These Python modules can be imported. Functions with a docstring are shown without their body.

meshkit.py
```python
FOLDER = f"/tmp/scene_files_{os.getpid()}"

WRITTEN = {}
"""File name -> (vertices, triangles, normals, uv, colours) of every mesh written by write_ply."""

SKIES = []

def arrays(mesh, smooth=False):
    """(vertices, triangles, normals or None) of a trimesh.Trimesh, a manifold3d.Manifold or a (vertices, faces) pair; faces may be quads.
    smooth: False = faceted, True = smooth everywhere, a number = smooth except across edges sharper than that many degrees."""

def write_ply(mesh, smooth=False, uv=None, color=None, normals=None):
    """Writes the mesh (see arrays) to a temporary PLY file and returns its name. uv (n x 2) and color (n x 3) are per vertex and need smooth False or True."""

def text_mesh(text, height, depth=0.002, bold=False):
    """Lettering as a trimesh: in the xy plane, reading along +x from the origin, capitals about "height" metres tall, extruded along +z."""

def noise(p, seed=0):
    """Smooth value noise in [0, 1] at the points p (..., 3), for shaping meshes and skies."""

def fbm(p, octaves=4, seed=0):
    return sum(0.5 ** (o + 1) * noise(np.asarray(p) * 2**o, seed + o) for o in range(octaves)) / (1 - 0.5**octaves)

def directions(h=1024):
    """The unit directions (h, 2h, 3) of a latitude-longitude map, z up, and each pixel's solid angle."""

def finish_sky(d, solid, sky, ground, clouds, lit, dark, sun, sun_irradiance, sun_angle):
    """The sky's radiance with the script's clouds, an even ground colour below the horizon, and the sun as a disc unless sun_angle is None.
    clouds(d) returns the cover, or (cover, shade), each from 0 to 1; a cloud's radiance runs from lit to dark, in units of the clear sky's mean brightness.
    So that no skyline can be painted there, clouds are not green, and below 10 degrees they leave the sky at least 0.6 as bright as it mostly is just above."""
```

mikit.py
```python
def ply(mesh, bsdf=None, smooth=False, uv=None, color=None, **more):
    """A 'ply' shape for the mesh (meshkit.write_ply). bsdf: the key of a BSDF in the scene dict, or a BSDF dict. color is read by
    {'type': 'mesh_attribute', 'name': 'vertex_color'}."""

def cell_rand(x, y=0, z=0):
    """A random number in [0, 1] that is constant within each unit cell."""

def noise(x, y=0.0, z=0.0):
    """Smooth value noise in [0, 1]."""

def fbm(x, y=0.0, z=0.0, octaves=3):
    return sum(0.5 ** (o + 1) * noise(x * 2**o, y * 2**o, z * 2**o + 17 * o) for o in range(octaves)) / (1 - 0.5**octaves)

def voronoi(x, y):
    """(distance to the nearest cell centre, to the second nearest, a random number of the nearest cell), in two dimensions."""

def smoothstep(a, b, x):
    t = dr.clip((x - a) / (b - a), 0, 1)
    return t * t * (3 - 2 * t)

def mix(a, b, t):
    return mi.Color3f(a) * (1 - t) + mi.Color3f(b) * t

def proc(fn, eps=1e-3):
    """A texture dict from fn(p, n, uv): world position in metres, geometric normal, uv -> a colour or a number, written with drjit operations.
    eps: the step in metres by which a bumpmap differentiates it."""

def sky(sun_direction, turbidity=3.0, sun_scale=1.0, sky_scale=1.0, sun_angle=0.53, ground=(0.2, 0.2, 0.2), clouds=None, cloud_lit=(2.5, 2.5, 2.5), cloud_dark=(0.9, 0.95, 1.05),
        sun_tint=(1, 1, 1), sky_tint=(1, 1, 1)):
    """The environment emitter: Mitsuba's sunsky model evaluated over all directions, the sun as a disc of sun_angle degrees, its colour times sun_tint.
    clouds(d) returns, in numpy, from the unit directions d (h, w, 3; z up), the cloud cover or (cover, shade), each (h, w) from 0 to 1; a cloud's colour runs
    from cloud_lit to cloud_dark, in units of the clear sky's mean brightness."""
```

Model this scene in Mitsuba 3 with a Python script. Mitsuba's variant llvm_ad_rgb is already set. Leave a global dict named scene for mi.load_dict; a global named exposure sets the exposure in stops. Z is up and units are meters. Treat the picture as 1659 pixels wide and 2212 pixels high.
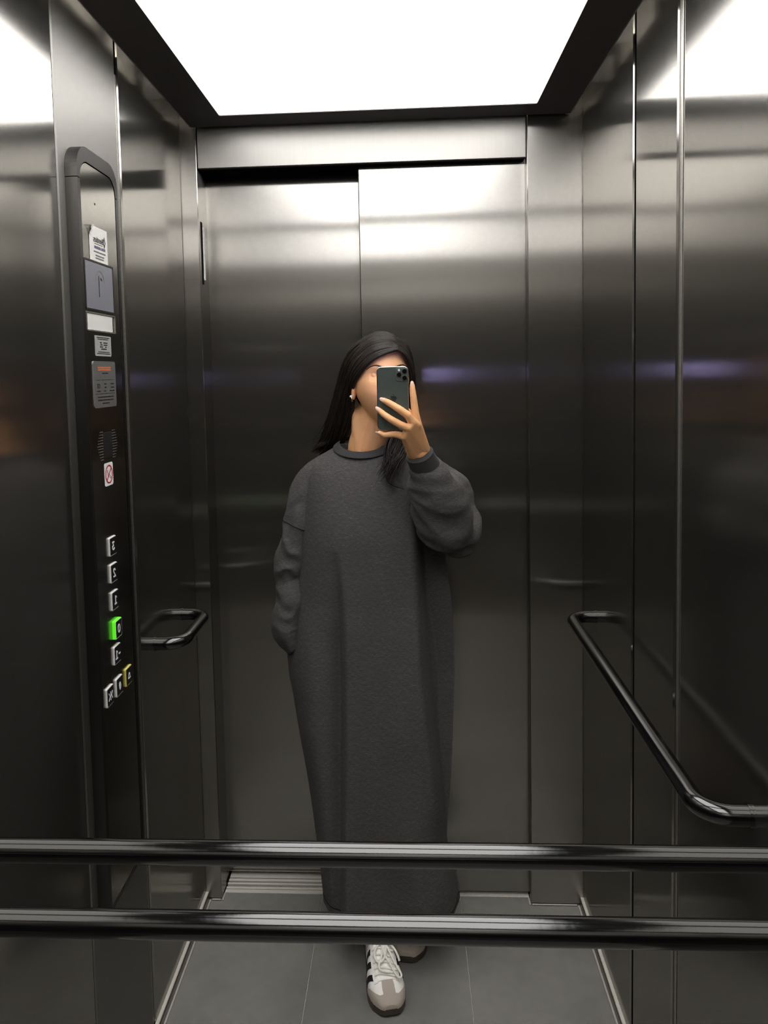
import math, random
import numpy as np
import trimesh
import manifold3d as m3
import shapely.geometry as sg
import mitsuba as mi
import drjit as dr
import meshkit, mikit
from mikit import ply, proc, noise, fbm, smoothstep, mix

scene, labels = {}, {}
rng = np.random.default_rng(7)

# ---------------------------------------------------------------- camera, light, exposure
IMW, IMH = 1659, 2212
F, CX, CY = 1685.59, 787.08, 922.03            # focal length and principal point in pixels of the 1659 x 2212 frame
YAW, PITCH, ROLL = 0.054, -0.0695, -0.0204
EYE = np.array([0, 0, 1.5452])
exposure = 0.32
LIGHT = 4.0                                    # radiance of the backlit ceiling panel


def camera_rows():
    cy, sy = math.cos(YAW), math.sin(YAW)
    fwd = np.array([-sy * math.cos(PITCH), cy * math.cos(PITCH), math.sin(PITCH)])
    r = np.array([cy, sy, 0]); u = np.cross(r, fwd)
    cr, sr = math.cos(ROLL), math.sin(ROLL)
    return np.array([cr * r + sr * u, -sr * r + cr * u, fwd])


RC = camera_rows()
M = np.eye(4); M[:3, 0] = -RC[0]; M[:3, 1] = RC[1]; M[:3, 2] = RC[2]; M[:3, 3] = EYE
scene['camera'] = {'type': 'perspective', 'fov_axis': 'x', 'fov': math.degrees(2 * math.atan(IMW / 2 / F)), 'near_clip': 0.01, 'far_clip': 100.0,
                   'principal_point_offset_x': (CX - IMW / 2) / IMW * -1, 'principal_point_offset_y': (CY - IMH / 2) / IMH * -1, 'to_world': mi.ScalarTransform4f(M)}


def at(axis, value, x, y):
    """The point of the plane axis = value (0 x, 1 y, 2 z) that the photograph shows at pixel x, y."""
    d = RC.T @ np.array([(x - CX) / F, -(y - CY) / F, 1.0])
    return EYE + d * ((value - EYE[axis]) / d[axis])


# ---------------------------------------------------------------- the cab's measures (metres; x right, y away, z up)
XL, XR = -0.614, 0.486                          # side walls
YM = 0.8874                                     # plane of the mirror: the cab is seen in it, so it goes on mirrored on the near side
YF = 2.1765                                     # front wall (the one with the doors)
ZC = 2.2256                                     # underside of the suspended ceiling tray
TX0, TX1, TY1 = -0.5776, 0.4514, 2.1665         # ceiling tray
LX0, LX1, LY1 = -0.4777, 0.3489, 2.0805         # its backlit opening
JL, JR, ZH = -0.5677, 0.3378, 2.117             # door opening and header
YDR, YDL = 2.215, 2.288                         # faces of the two sliding door panels

# ---------------------------------------------------------------- materials


def twosided(b):
    return {'type': 'twosided', 'bsdf': b}


def steel_tint(level):
    def fn(p, n, uv):
        a = noise(uv.x * 900, uv.y * 6) * 0.5 + noise(uv.x * 2600, uv.y * 30) * 0.5
        s = fbm(uv.x * 2.5, uv.y * 2.5, 0.0, 2)
        return mi.Color3f(1.0, 0.97, 0.915) * (level * (0.91 + 0.08 * a + 0.10 * s))
    return fn


def steel(au, av, tint, haze=0.0, broad=0.0):
    """Brushed steel: a lobe that is wide sideways (au) and narrow upwards (av), over a share of broad gloss and of dull film."""
    metal = {'type': 'roughconductor', 'material': 'none', 'distribution': 'ggx', 'alpha_u': au, 'alpha_v': av,
             'specular_reflectance': proc(tint) if callable(tint) else {'type': 'rgb', 'value': tint}}
    if broad:
        metal = {'type': 'blendbsdf', 'weight': broad, 'a': metal, 'b': {'type': 'roughconductor', 'material': 'none', 'distribution': 'ggx', 'alpha': 0.42, 'specular_reflectance': {'type': 'rgb', 'value': [0.42, 0.405, 0.38]}}}
    if haze:
        metal = {'type': 'blendbsdf', 'weight': haze, 'a': metal, 'b': {'type': 'diffuse', 'reflectance': {'type': 'rgb', 'value': [0.32, 0.305, 0.28]}}}
    return twosided(metal)


scene['brushed_steel'] = steel(0.12, 0.009, steel_tint(0.39), 0.014, 0.04)          # doors, posts, header
scene['polished_steel'] = steel(0.03, 0.009, steel_tint(0.34), 0.014, 0.04)        # side walls
scene['satin_steel'] = steel(0.30, 0.13, steel_tint(0.34), 0.03)            # header
scene['column_steel'] = steel(0.30, 0.13, steel_tint(0.25), 0.03)           # column behind the control panel
scene['bright_metal'] = twosided({'type': 'roughplastic', 'diffuse_reflectance': {'type': 'rgb', 'value': [0.60, 0.58, 0.535]}, 'alpha': 0.25})
scene['steel_trim'] = steel(0.2, 0.12, [0.45, 0.435, 0.40], 0.1)
scene['dark_steel'] = steel(0.09, 0.05, [0.36, 0.35, 0.34])
scene['groove_black'] = twosided({'type': 'diffuse', 'reflectance': {'type': 'rgb', 'value': [0.012, 0.012, 0.012]}})
scene['tray_dark'] = twosided({'type': 'roughplastic', 'diffuse_reflectance': {'type': 'rgb', 'value': [0.17, 0.155, 0.148]}, 'alpha': 0.3})
scene['cavity_white'] = twosided({'type': 'diffuse', 'reflectance': {'type': 'rgb', 'value': [0.62, 0.6, 0.56]}})


def tile_colour(p, n, uv):
    a = fbm(p.x * 7, p.y * 7, 0.0, 4)
    b = fbm(p.x * 60, p.y * 60, 3.0, 3)
    v = 0.17 * (0.72 + 0.5 * a + 0.12 * b)
    return mi.Color3f(1.0, 0.985, 0.94) * v


scene['floor_tile'] = twosided({'type': 'principled', 'base_color': proc(tile_colour), 'roughness': 0.42, 'specular': 0.4})
scene['grout'] = twosided({'type': 'diffuse', 'reflectance': {'type': 'rgb', 'value': [0.42, 0.40, 0.365]}})
scene['gloss_black'] = twosided({'type': 'bumpmap', 'bump': proc(lambda p, n, uv: 0.00003 * fbm(p.x * 160, p.y * 160, p.z * 160, 2), 5e-4),
                                 'bsdf': {'type': 'roughplastic', 'diffuse_reflectance': {'type': 'rgb', 'value': [0.003, 0.003, 0.0033]}, 'alpha': 0.022, 'int_ior': 1.8}})

# ---------------------------------------------------------------- mesh helpers


def cbox(lo, hi, b=0.0015):
    """A box with chamfered edges."""
    lo, hi = np.minimum(lo, hi), np.maximum(lo, hi)
    b = min(b, 0.45 * float((hi - lo).min()))
    pts = []
    for i in range(3):
        for s in np.ndindex(2, 2, 2):
            p = np.where(s, hi, lo).astype(float)
            for k in range(3):
                if k != i:
                    p[k] += -b if s[k] else b
            pts.append(p)
    return trimesh.Trimesh(pts).convex_hull


def planar_uv(mesh):
    """Every face with vertices of its own; u runs horizontally along the sheet, v upwards."""
    v = mesh.vertices[mesh.faces].reshape(-1, 3)
    n = np.repeat(np.abs(mesh.face_normals), 3, axis=0)
    k = n.argmax(1)
    uv = np.where((k == 0)[:, None], v[:, [1, 2]], np.where((k == 1)[:, None], v[:, [0, 2]], v[:, [0, 1]]))
    return trimesh.Trimesh(v, np.arange(len(v)).reshape(-1, 3), process=False), uv


def put(key, mesh, mat, smooth=False, label=None, category=None, kind=None, group=None, **more):
    if mat in ('column_steel', 'satin_steel', 'bright_metal', 'panel_frame_metal', 'panel_maker', 'brushed_steel', 'polished_steel', 'steel_trim', 'dark_steel') and smooth is False:
        mesh, uv = planar_uv(mesh if isinstance(mesh, trimesh.Trimesh) else to_tri(mesh))
        scene[key] = ply(mesh, mat, uv=uv, **more)
    else:
        scene[key] = ply(mesh, mat, smooth=smooth, **more)
    tag(key, label, category, kind, group)
    return key


def tag(key, label=None, category=None, kind=None, group=None):
    d = {k: v for k, v in (('label', label), ('category', category), ('kind', kind), ('group', group)) if v}
    if d:
        labels[key] = {**labels.get(key, {}), **d}


def to_tri(m):
    if isinstance(m, trimesh.Trimesh):
        return m
    q = m.to_mesh()
    return trimesh.Trimesh(np.array(q.vert_properties[:, :3]), np.array(q.tri_verts), process=False)


def cat(*ms):
    return trimesh.util.concatenate([to_tri(m) for m in ms])


def num(name, i):
    return name if i == 0 else f'{name}_{i:03d}'


def tube(points, radius, sides=20, closed_ends=True):
    """A swept round tube along a polyline (radius: number or one per point)."""
    p = np.asarray(points, float)
    r = np.broadcast_to(radius, (len(p),))
    t = np.gradient(p, axis=0); t /= np.linalg.norm(t, axis=1, keepdims=True)
    ref = np.array([0, 0, 1.0]) if abs(t[0][2]) < 0.9 else np.array([1.0, 0, 0])
    a = np.cross(t[0], ref); a /= np.linalg.norm(a)
    rows = []
    for i in range(len(p)):
        a = a - t[i] * (a @ t[i]); a /= np.linalg.norm(a)
        b = np.cross(t[i], a)
        ang = np.arange(sides) * 2 * np.pi / sides
        rows.append(p[i] + r[i] * (np.cos(ang)[:, None] * a + np.sin(ang)[:, None] * b))
    v = np.vstack(rows); n = len(p)
    i, j = np.meshgrid(np.arange(n - 1), np.arange(sides), indexing='ij')
    q = np.stack([i * sides + j, i * sides + (j + 1) % sides, (i + 1) * sides + (j + 1) % sides, (i + 1) * sides + j], -1).reshape(-1, 4)
    f = np.vstack([q[:, [0, 1, 2]], q[:, [0, 2, 3]]])
    if closed_ends:
        k = len(v)
        v = np.vstack([v, p[:1], p[-1:]])
        e = np.arange(sides)
        f = np.vstack([f, np.stack([e * 0 + k, (e + 1) % sides, e], 1), np.stack([e * 0 + k + 1, (n - 1) * sides + e, (n - 1) * sides + (e + 1) % sides], 1)])
    m = trimesh.Trimesh(v, f, process=False)
    return m if m.volume >= 0 else trimesh.Trimesh(v, f[:, ::-1], process=False)


def spline(pts, n=40, closed=False):
    """A smooth curve through the points (Catmull-Rom by chord length)."""
    from scipy.interpolate import CubicSpline, PchipInterpolator
    p = np.asarray(pts, float)
    if closed:
        p = np.vstack([p, p[:1]])
    s = np.concatenate([[0], np.cumsum(np.linalg.norm(np.diff(p, axis=0), axis=1) ** 0.7)])
    return CubicSpline(s, p, bc_type='periodic' if closed else 'natural')(np.linspace(0, s[-1], n))


def round_rect(w, h, r, n=6):
    """A rounded rectangle centred on the origin."""
    return sg.box(-w / 2 + r, -h / 2 + r, w / 2 - r, h / 2 - r).buffer(r, quad_segs=n)


def plate(poly, depth, chamfer=0.0):
    """A polygon extruded along +z, with a chamfered front edge."""
    if chamfer <= 0:
        return trimesh.creation.extrude_polygon(poly, depth, engine='earcut')
    a = trimesh.creation.extrude_polygon(poly, depth - chamfer, engine='earcut')
    base = np.array(poly.exterior.coords)[:-1]
    top = np.array(poly.buffer(-chamfer, join_style=2).exterior.coords)[:-1]
    if len(base) == len(top):
        k = np.argmin(np.linalg.norm(top - base[0], axis=1)); top = np.roll(top, -k, 0)
        if not sg.Polygon(base).exterior.is_ccw:
            base, top = base[::-1], top[::-1]
        pts = np.vstack([np.c_[base, base[:, :1] * 0], np.c_[base, base[:, :1] * 0 + depth - chamfer], np.c_[top, top[:, :1] * 0 + depth]])
        if poly.convex_hull.area - poly.area < 1e-9:
            return trimesh.Trimesh(pts).convex_hull
    return trimesh.creation.extrude_polygon(poly, depth, engine='earcut')

# ---------------------------------------------------------------- ceiling: closed top, suspended tray with its backlit panel, on both sides of the mirror plane
YN = 2 * YM - YF                                # front wall of the near half
put('ceiling', cbox([XL - 0.03, YN - 0.1, 2.31], [XR + 0.03, YF + 0.15, 2.335]), 'cavity_white', kind='structure')


def tray_mesh(y0, y1, ly0, ly1):
    outer, hole = sg.box(TX0, y0, TX1, y1), sg.box(LX0, ly0, LX1, ly1)
    m = trimesh.creation.extrude_polygon(outer.difference(hole), 0.028, engine='earcut')
    m.apply_translation([0, 0, ZC])
    return m


GAP = 0.006
for i, (y0, y1) in enumerate([(YM + GAP, TY1), (2 * YM - TY1, YM - GAP)]):
    ly0, ly1 = (YM + 0.085, LY1) if i == 0 else (2 * YM - LY1, YM - 0.085)
    k = num('ceiling_light', i)
    put(k + '__frame', tray_mesh(y0, y1, ly0, ly1), 'tray_dark', label='dark painted border of the light panel')
    scene[k + '__diffuser'] = ply(cbox([LX0 + 0.0006, ly0 + 0.0006, ZC + 0.0015], [LX1 - 0.0006, ly1 - 0.0006, ZC + 0.036], 0.001), 'cavity_white',
                                  emitter={'type': 'area', 'radiance': {'type': 'rgb', 'value': [LIGHT, LIGHT * 0.985, LIGHT * 0.955]}})
    tag(k + '__diffuser', 'glowing white diffuser')
    for j, x in enumerate((TX0, TX1)):
        put(f"{k}__{num('edge_strip', j)}", cbox([x - 0.0006 if j else x - 0.0022, y0 + 0.001, ZC - 0.0002], [x + 0.0022 if j else x + 0.0006, y1 - 0.001, ZC + 0.003], 0.0004), 'bright_metal')
    # hangers that hold the tray under the closed top
    brackets = []
    for sx, x in ((-1, TX0), (1, TX1)):
        for yy in ((y1 - 0.20, y1 - 0.52) if i == 0 else (y0 + 0.20, y0 + 0.52)):
            brackets.append(cbox([x - sx * 0.030, yy - 0.035, ZC + 0.0281], [x - sx * 0.002, yy + 0.035, 2.31], 0.001))
    for j, b in enumerate(brackets):
        put(f"{k}__{num('hanger', j)}", b, 'steel_trim')
tag('ceiling_light', 'large square backlit ceiling panel glowing white inside a dark border above the person', 'ceiling light')
tag('ceiling_light_001', 'second backlit ceiling panel behind the camera, above the near end of the lift cab', 'ceiling light')

# ---------------------------------------------------------------- floor: wide dark tiles with light joints
put('floor', cbox([XL - 0.05, YN - 0.2, -0.05], [XR + 0.05, YF + 0.03, -0.0025]), 'grout', kind='structure')
JX = (-0.2735, 0.1365)
xs = [XL + 0.006, JX[0], JX[1], XR - 0.006]
ti = 0
for a, b in zip(xs[:-1], xs[1:]):
    for y0, y1 in ((YM, 1.49), (1.49, YF + 0.03), (0.28, YM), (YN + 0.01, 0.28)):
        put('floor__' + num('tile', ti), cbox([a + 0.0010, y0 + 0.0006, -0.012], [b - 0.0010, y1 - 0.0006, 0.0], 0.0007), 'floor_tile')
        ti += 1

# ---------------------------------------------------------------- side walls: tall brushed steel panels with dark grooves between them
T_ = 0.02


def side_wall(key, X, s, panels):
    """s = +1 where the panel's visible face looks along +x."""
    put(key, cbox([X - s * 0.030, YN - 0.05, -0.05], [X - s * 0.012, YF + 0.14, 2.31], 0.0005), 'groove_black', kind='structure')
    j = 0
    for y0, y1, proud, rim in panels:
        f = X + s * proud
        put(f"{key}__{num('panel', j)}", cbox([f, y0, 0.004], [X - s * 0.0118, y1, 2.309], rim), 'column_steel' if proud > 0 else 'polished_steel')
        j += 1


def mirrored(panels):
    return panels + [(2 * YM - b, 2 * YM - a, p, r) for a, b, p, r in panels]


side_wall('wall_left', XL, 1, mirrored([(YM, 1.3845, 0.0, 0.0012), (1.3865, 1.690, 0.002, 0.0025), (1.7115, YF - 0.002, 0.0, 0.003)]))
side_wall('wall_right', XR, -1, mirrored([(YM, 1.405, 0.0, 0.004), (1.437, 1.687, 0.0, 0.003), (1.707, YF - 0.004, 0.0, 0.003)]))


def groove_strips(key, X, s, spans):
    for y0, y1 in spans:
        j = sum(k.startswith(key + '__groove_strip') for k in scene)
        put(f"{key}__{num('groove_strip', j)}", cbox([X - s * 0.004, y0, 0.004], [X - s * 0.0118, y1, 2.2], 0.001), 'steel_trim')


groove_strips('wall_right', XR, -1, [(1.4065, 1.416), (1.424, 1.4355)])
groove_strips('wall_left', XL, 1, [(1.7035, 1.7105)])

# ---------------------------------------------------------------- front wall: two posts, a header, the recess, and the sliding doors
for half in (0, 1):
    def Y(y):
        return y if half == 0 else 2 * YM - y
    k = 'wall_front' if half == 0 else 'wall_back'
    put(k, cbox([XL - 0.03, Y(YF + 0.17), -0.05], [XR + 0.03, Y(YF + 0.19), 2.31]), 'groove_black', kind='structure')
    put(k + '__post', cbox([XL - 0.01, Y(YF), 0.004], [JL, Y(YF + 0.062), 2.309], 0.002), 'brushed_steel')
    put(k + '__post_001', cbox([JR, Y(YF), 0.004], [XR + 0.01, Y(YF + 0.032), 2.309], 0.002), 'brushed_steel')
    put(k + '__header', cbox([JL + 0.002, Y(YF + 0.003), ZH], [JR - 0.002, Y(YF + 0.02), 2.309], 0.002), 'satin_steel')
    put(k + '__soffit', cbox([JL + 0.002, Y(YF + 0.0205), ZH + 0.003], [JR - 0.002, Y(YF + 0.165), ZH + 0.02], 0.001), 'groove_black')
    put(k + '__post_002', cbox([XL, Y(YF + 0.065), 0.004], [JL - 0.004, Y(YF + 0.16), 2.2], 0.001), 'brushed_steel')
    d = 'door_1' if half == 0 else 'door_2'
    put(d + '__panel', cbox([JL - 0.06, Y(YDL), 0.012], [-0.105, Y(YDL + 0.035), 2.16], 0.0025), 'brushed_steel')
    put(d + '__panel_001', cbox([-0.1235, Y(YDR), 0.010], [JR + 0.03, Y(YDR + 0.035), 2.16], 0.0025), 'brushed_steel')
    tag(d, 'two-leaf sliding lift door of brushed steel' if half == 0 else 'second sliding lift door behind the camera', kind='structure')
    # threshold with its guide grooves
    s = 'trim_1' if half == 0 else 'trim_2'
    for j, (a, b, z) in enumerate([(2.2085, 2.2225, 0.0015), (2.2265, 2.236, 0.0015), (2.2465, 2.254, 0.0015), (2.2625, 2.272, 0.0015), (2.279, 2.31, 0.0015)]):
        put(f"{s}__{num('threshold_rib', j)}", cbox([JL + 0.001, Y(a), -0.03], [JR - 0.001, Y(b), z], 0.001), 'bright_metal')
    put(s + '__groove_bed', cbox([JL - 0.03, Y(2.207), -0.05], [JR + 0.02, Y(2.34), -0.006], 0.001), 'groove_black')
    tag(s, 'grooved metal threshold under the sliding doors', kind='structure')

# sensor slot on the left post of the doorway
put('door_sensor__slot', cbox([JL - 0.006, 2.196, 1.803], [JL + 0.0015, 2.212, 1.977], 0.001), 'groove_black')
put('door_sensor__window', cbox([JL - 0.004, 2.2135, 1.815], [JL + 0.003, 2.2285, 1.965], 0.0015), 'cavity_white', label='pale strip')
tag('door_sensor', 'thin vertical slot with a pale strip set in the left door post', 'sensor')

# ---------------------------------------------------------------- skirting angles along the side walls and beads at the foot of the posts
for j, (X, s) in enumerate(((XL, 1), (XR, -1))):
    k = 'baseboard_left' if s == 1 else 'baseboard_right'
    m = cbox([X - s * 0.002, YN + 0.02, 0.0], [X + s * 0.0105, YF + 0.02, 0.022], 0.001)
    put(k, m, 'dark_steel', kind='structure')
    put(k + '__bright_edge', cbox([X - s * 0.001, YN + 0.02, 0.0222], [X + s * 0.008, YF + 0.02, 0.0245], 0.0008), 'bright_metal')
    put(k + '__bead', cbox([X + s * 0.0107, YN + 0.02, 0.0], [X + s * 0.016, YF - 0.004, 0.005], 0.002), 'grout')
put('baseboard_front', cbox([XL + 0.017, YF - 0.0045, 0.0], [JL - 0.001, YF + 0.0, 0.005], 0.002), 'grout', kind='structure')
put('baseboard_front__bead', cbox([JL + 0.001, YF - 0.004, 0.0], [JL + 0.006, 2.207, 0.004], 0.002), 'grout')
put('baseboard_front__bead_001', cbox([JR + 0.001, YF - 0.0045, 0.0], [XR - 0.017, YF + 0.0, 0.005], 0.002), 'grout')
put('baseboard_front__bead_002', cbox([JR - 0.006, YF - 0.004, 0.0], [JR - 0.001, 2.207, 0.004], 0.002), 'grout')

# ---------------------------------------------------------------- handrails
RR = 0.0152


def arc(c, a, b, r, t0, t1, n=12):
    return [np.asarray(c) + r * (math.cos(t) * np.asarray(a) + math.sin(t) * np.asarray(b)) for t in np.linspace(t0, t1, n)]


def cross_rail(key, y, label):
    x = np.linspace(XL + 0.012, XR - 0.012, 90)
    put(key + '__bar', tube(np.c_[x, x * 0 + y, x * 0 + 0.9317], RR, 36), 'gloss_black', smooth=40)
    for j, (a, b) in enumerate(((XL + 0.0002, XL + 0.014), (XR - 0.014, XR - 0.0002))):
        put(f"{key}__{num('end_cap', j)}", tube([[a, y, 0.9317], [(a + b) / 2, y, 0.9317], [b, y, 0.9317]], 0.021, 28), 'gloss_black', smooth=40)
    tag(key, label, 'handrail')


cross_rail('handrail', YM - 0.066, 'lower, thicker one of two black handrails crossing the foreground in front of the trainers')
cross_rail('handrail_001', YM + 0.066, 'upper, thinner one of two black handrails crossing the foreground above the dress hem')


def wall_rail(key, X, s, y0, y1, z, label):
    xo, rb = X + s * 0.066, 0.045
    P = [[X + s * 0.0005, y0, z], [X + s * 0.012, y0, z], [xo - s * rb, y0, z]]
    P += arc([xo - s * rb, y0 + rb, z], [0, -1, 0], [s, 0, 0], rb, 0, math.pi / 2)[1:]
    n = 30
    P += [[xo, t, z] for t in np.linspace(y0 + rb, y1 - rb, n)[1:-1]]
    P += arc([xo - s * rb, y1 - rb, z], [s, 0, 0], [0, 1, 0], rb, 0, math.pi / 2)
    P += [[X + s * 0.012, y1, z], [X + s * 0.0005, y1, z]]
    put(key + '__bar', tube(P, RR, 32), 'gloss_black', smooth=40)
    for j, y in enumerate((y0, y1)):
        put(f"{key}__{num('end_cap', j)}", tube([[X + s * 0.0002, y, z], [X + s * 0.002, y, z], [X + s * 0.004, y, z]], RR + 0.0012, 28), 'gloss_black', smooth=40)
    tag(key, label, 'handrail')


wall_rail('handrail_002', XL, 1, 1.815, 2.045, 0.902, 'short black bent handrail on the left wall behind the control panel')
wall_rail('handrail_003', XR, -1, 1.112, 2.03, 0.896, 'long black tubular handrail running along the right wall')

# ---------------------------------------------------------------- car operating panel on the left wall (lettering runs mirrored, as the mirror shows it)
XP = XL + 0.002                                 # face of the wall panel that carries it
XF = -0.588                                     # front of its frame
TO_WALL = np.array([[0, 0, 1, 0], [-1, 0, 0, 0], [0, 1, 0, 0], [0, 0, 0, 1.0]])
for n_, c_, a_ in (('ink_black', [0.015, 0.015, 0.016], 0.3), ('paper_white', [0.78, 0.77, 0.74], 0.5), ('label_silver', [0.34, 0.345, 0.34], 0.3), ('ink_grey', [0.17, 0.17, 0.15], 0.5),
                   ('ink_red', [0.5, 0.03, 0.03], 0.4), ('ink_orange', [0.55, 0.16, 0.07], 0.4), ('ink_violet', [0.13, 0.10, 0.2], 0.4), ('ink_white', [0.86, 0.86, 0.86], 0.3),
                   ('button_black', [0.008, 0.008, 0.008], 0.15), ('button_white', [0.68, 0.67, 0.66], 0.2), ('button_yellow', [0.62, 0.55, 0.14], 0.2), ('button_green', [0.10, 0.55, 0.05], 0.15)):
    scene[n_] = twosided({'type': 'roughplastic', 'diffuse_reflectance': {'type': 'rgb', 'value': c_}, 'alpha': a_})


def on_wall(mesh, y, z, x):
    """A mesh drawn in the xy plane (x reading rightwards, z its relief) laid on the left wall and mirrored."""
    m = to_tri(mesh).copy()
    m.apply_transform(TO_WALL)
    m.apply_translation([x, y, z])
    if m.volume < 0:
        m.invert()
    return m


def bar(w, h, d=0.0004):
    return trimesh.creation.box([w, h, d])


def lettering(text, h, d=0.0005, bold=False):
    m = meshkit.text_mesh(text, h, d, bold)
    b = m.bounds
    m.apply_translation([-(b[0, 0] + b[1, 0]) / 2, -(b[0, 1] + b[1, 1]) / 2, 0])
    return m


K = 'control_panel'
outer = round_rect(0.200, 1.470, 0.046, 10)
inner = round_rect(0.176, 1.428, 0.036, 10)
inner = sg.Polygon([(x, y - 0.006) for x, y in inner.exterior.coords])
outer = outer.union(sg.box(-0.100, -0.735, 0.100, -0.5))               # square corners at the foot
inner = inner.union(sg.box(-0.088, -0.729, 0.088, -0.5))
ring = outer.difference(inner)
CYP, CZP = 1.515, 1.240                          # centre of the panel
cap = ring.intersection(sg.box(-1, 0.672, 1, 1)); rest = ring.intersection(sg.box(-1, -1, 1, 0.6705))
scene['panel_frame_metal'] = steel(0.13, 0.08, [0.15, 0.146, 0.146])
scene['panel_face_metal'] = steel(0.05, 0.011, [0.42, 0.41, 0.385])
for key, poly in (('frame', rest), ('frame_cap', cap)):
    m = on_wall(trimesh.creation.extrude_polygon(poly, 0.0225, engine='earcut'), CYP, CZP, XP + 0.0005)
    put(f'{K}__{key}', m, 'panel_frame_metal')
body = outer.buffer(-0.0015)
put(f'{K}__housing', on_wall(trimesh.creation.extrude_polygon(body, 0.014, engine='earcut'), CYP, CZP, XP + 0.0002), 'groove_black')
m, uv = planar_uv(on_wall(plate(inner.buffer(-0.0022), 0.004), CYP, CZP, XF - 0.0062))
scene[f'{K}__faceplate'] = ply(m, 'panel_face_metal', uv=uv)
XA = XF - 0.0022                                 # surface of the faceplate
put(f'{K}__screw_hole', on_wall(trimesh.creation.cylinder(0.0022, 0.0006, sections=16), 1.4946, 1.878, XA + 0.0003), 'ink_black')

# display and the paper behind a window under it
scene['screen_glow'] = twosided({'type': 'roughplastic', 'diffuse_reflectance': {'type': 'rgb', 'value': [0.09, 0.09, 0.10]}, 'alpha': 0.1})


def frame_plate(w, h, t, r, d):
    return trimesh.creation.extrude_polygon(round_rect(w, h, r).difference(sg.box(-w / 2 + t, -h / 2 + t, w / 2 - t, h / 2 - t)), d, engine='earcut')


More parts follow.
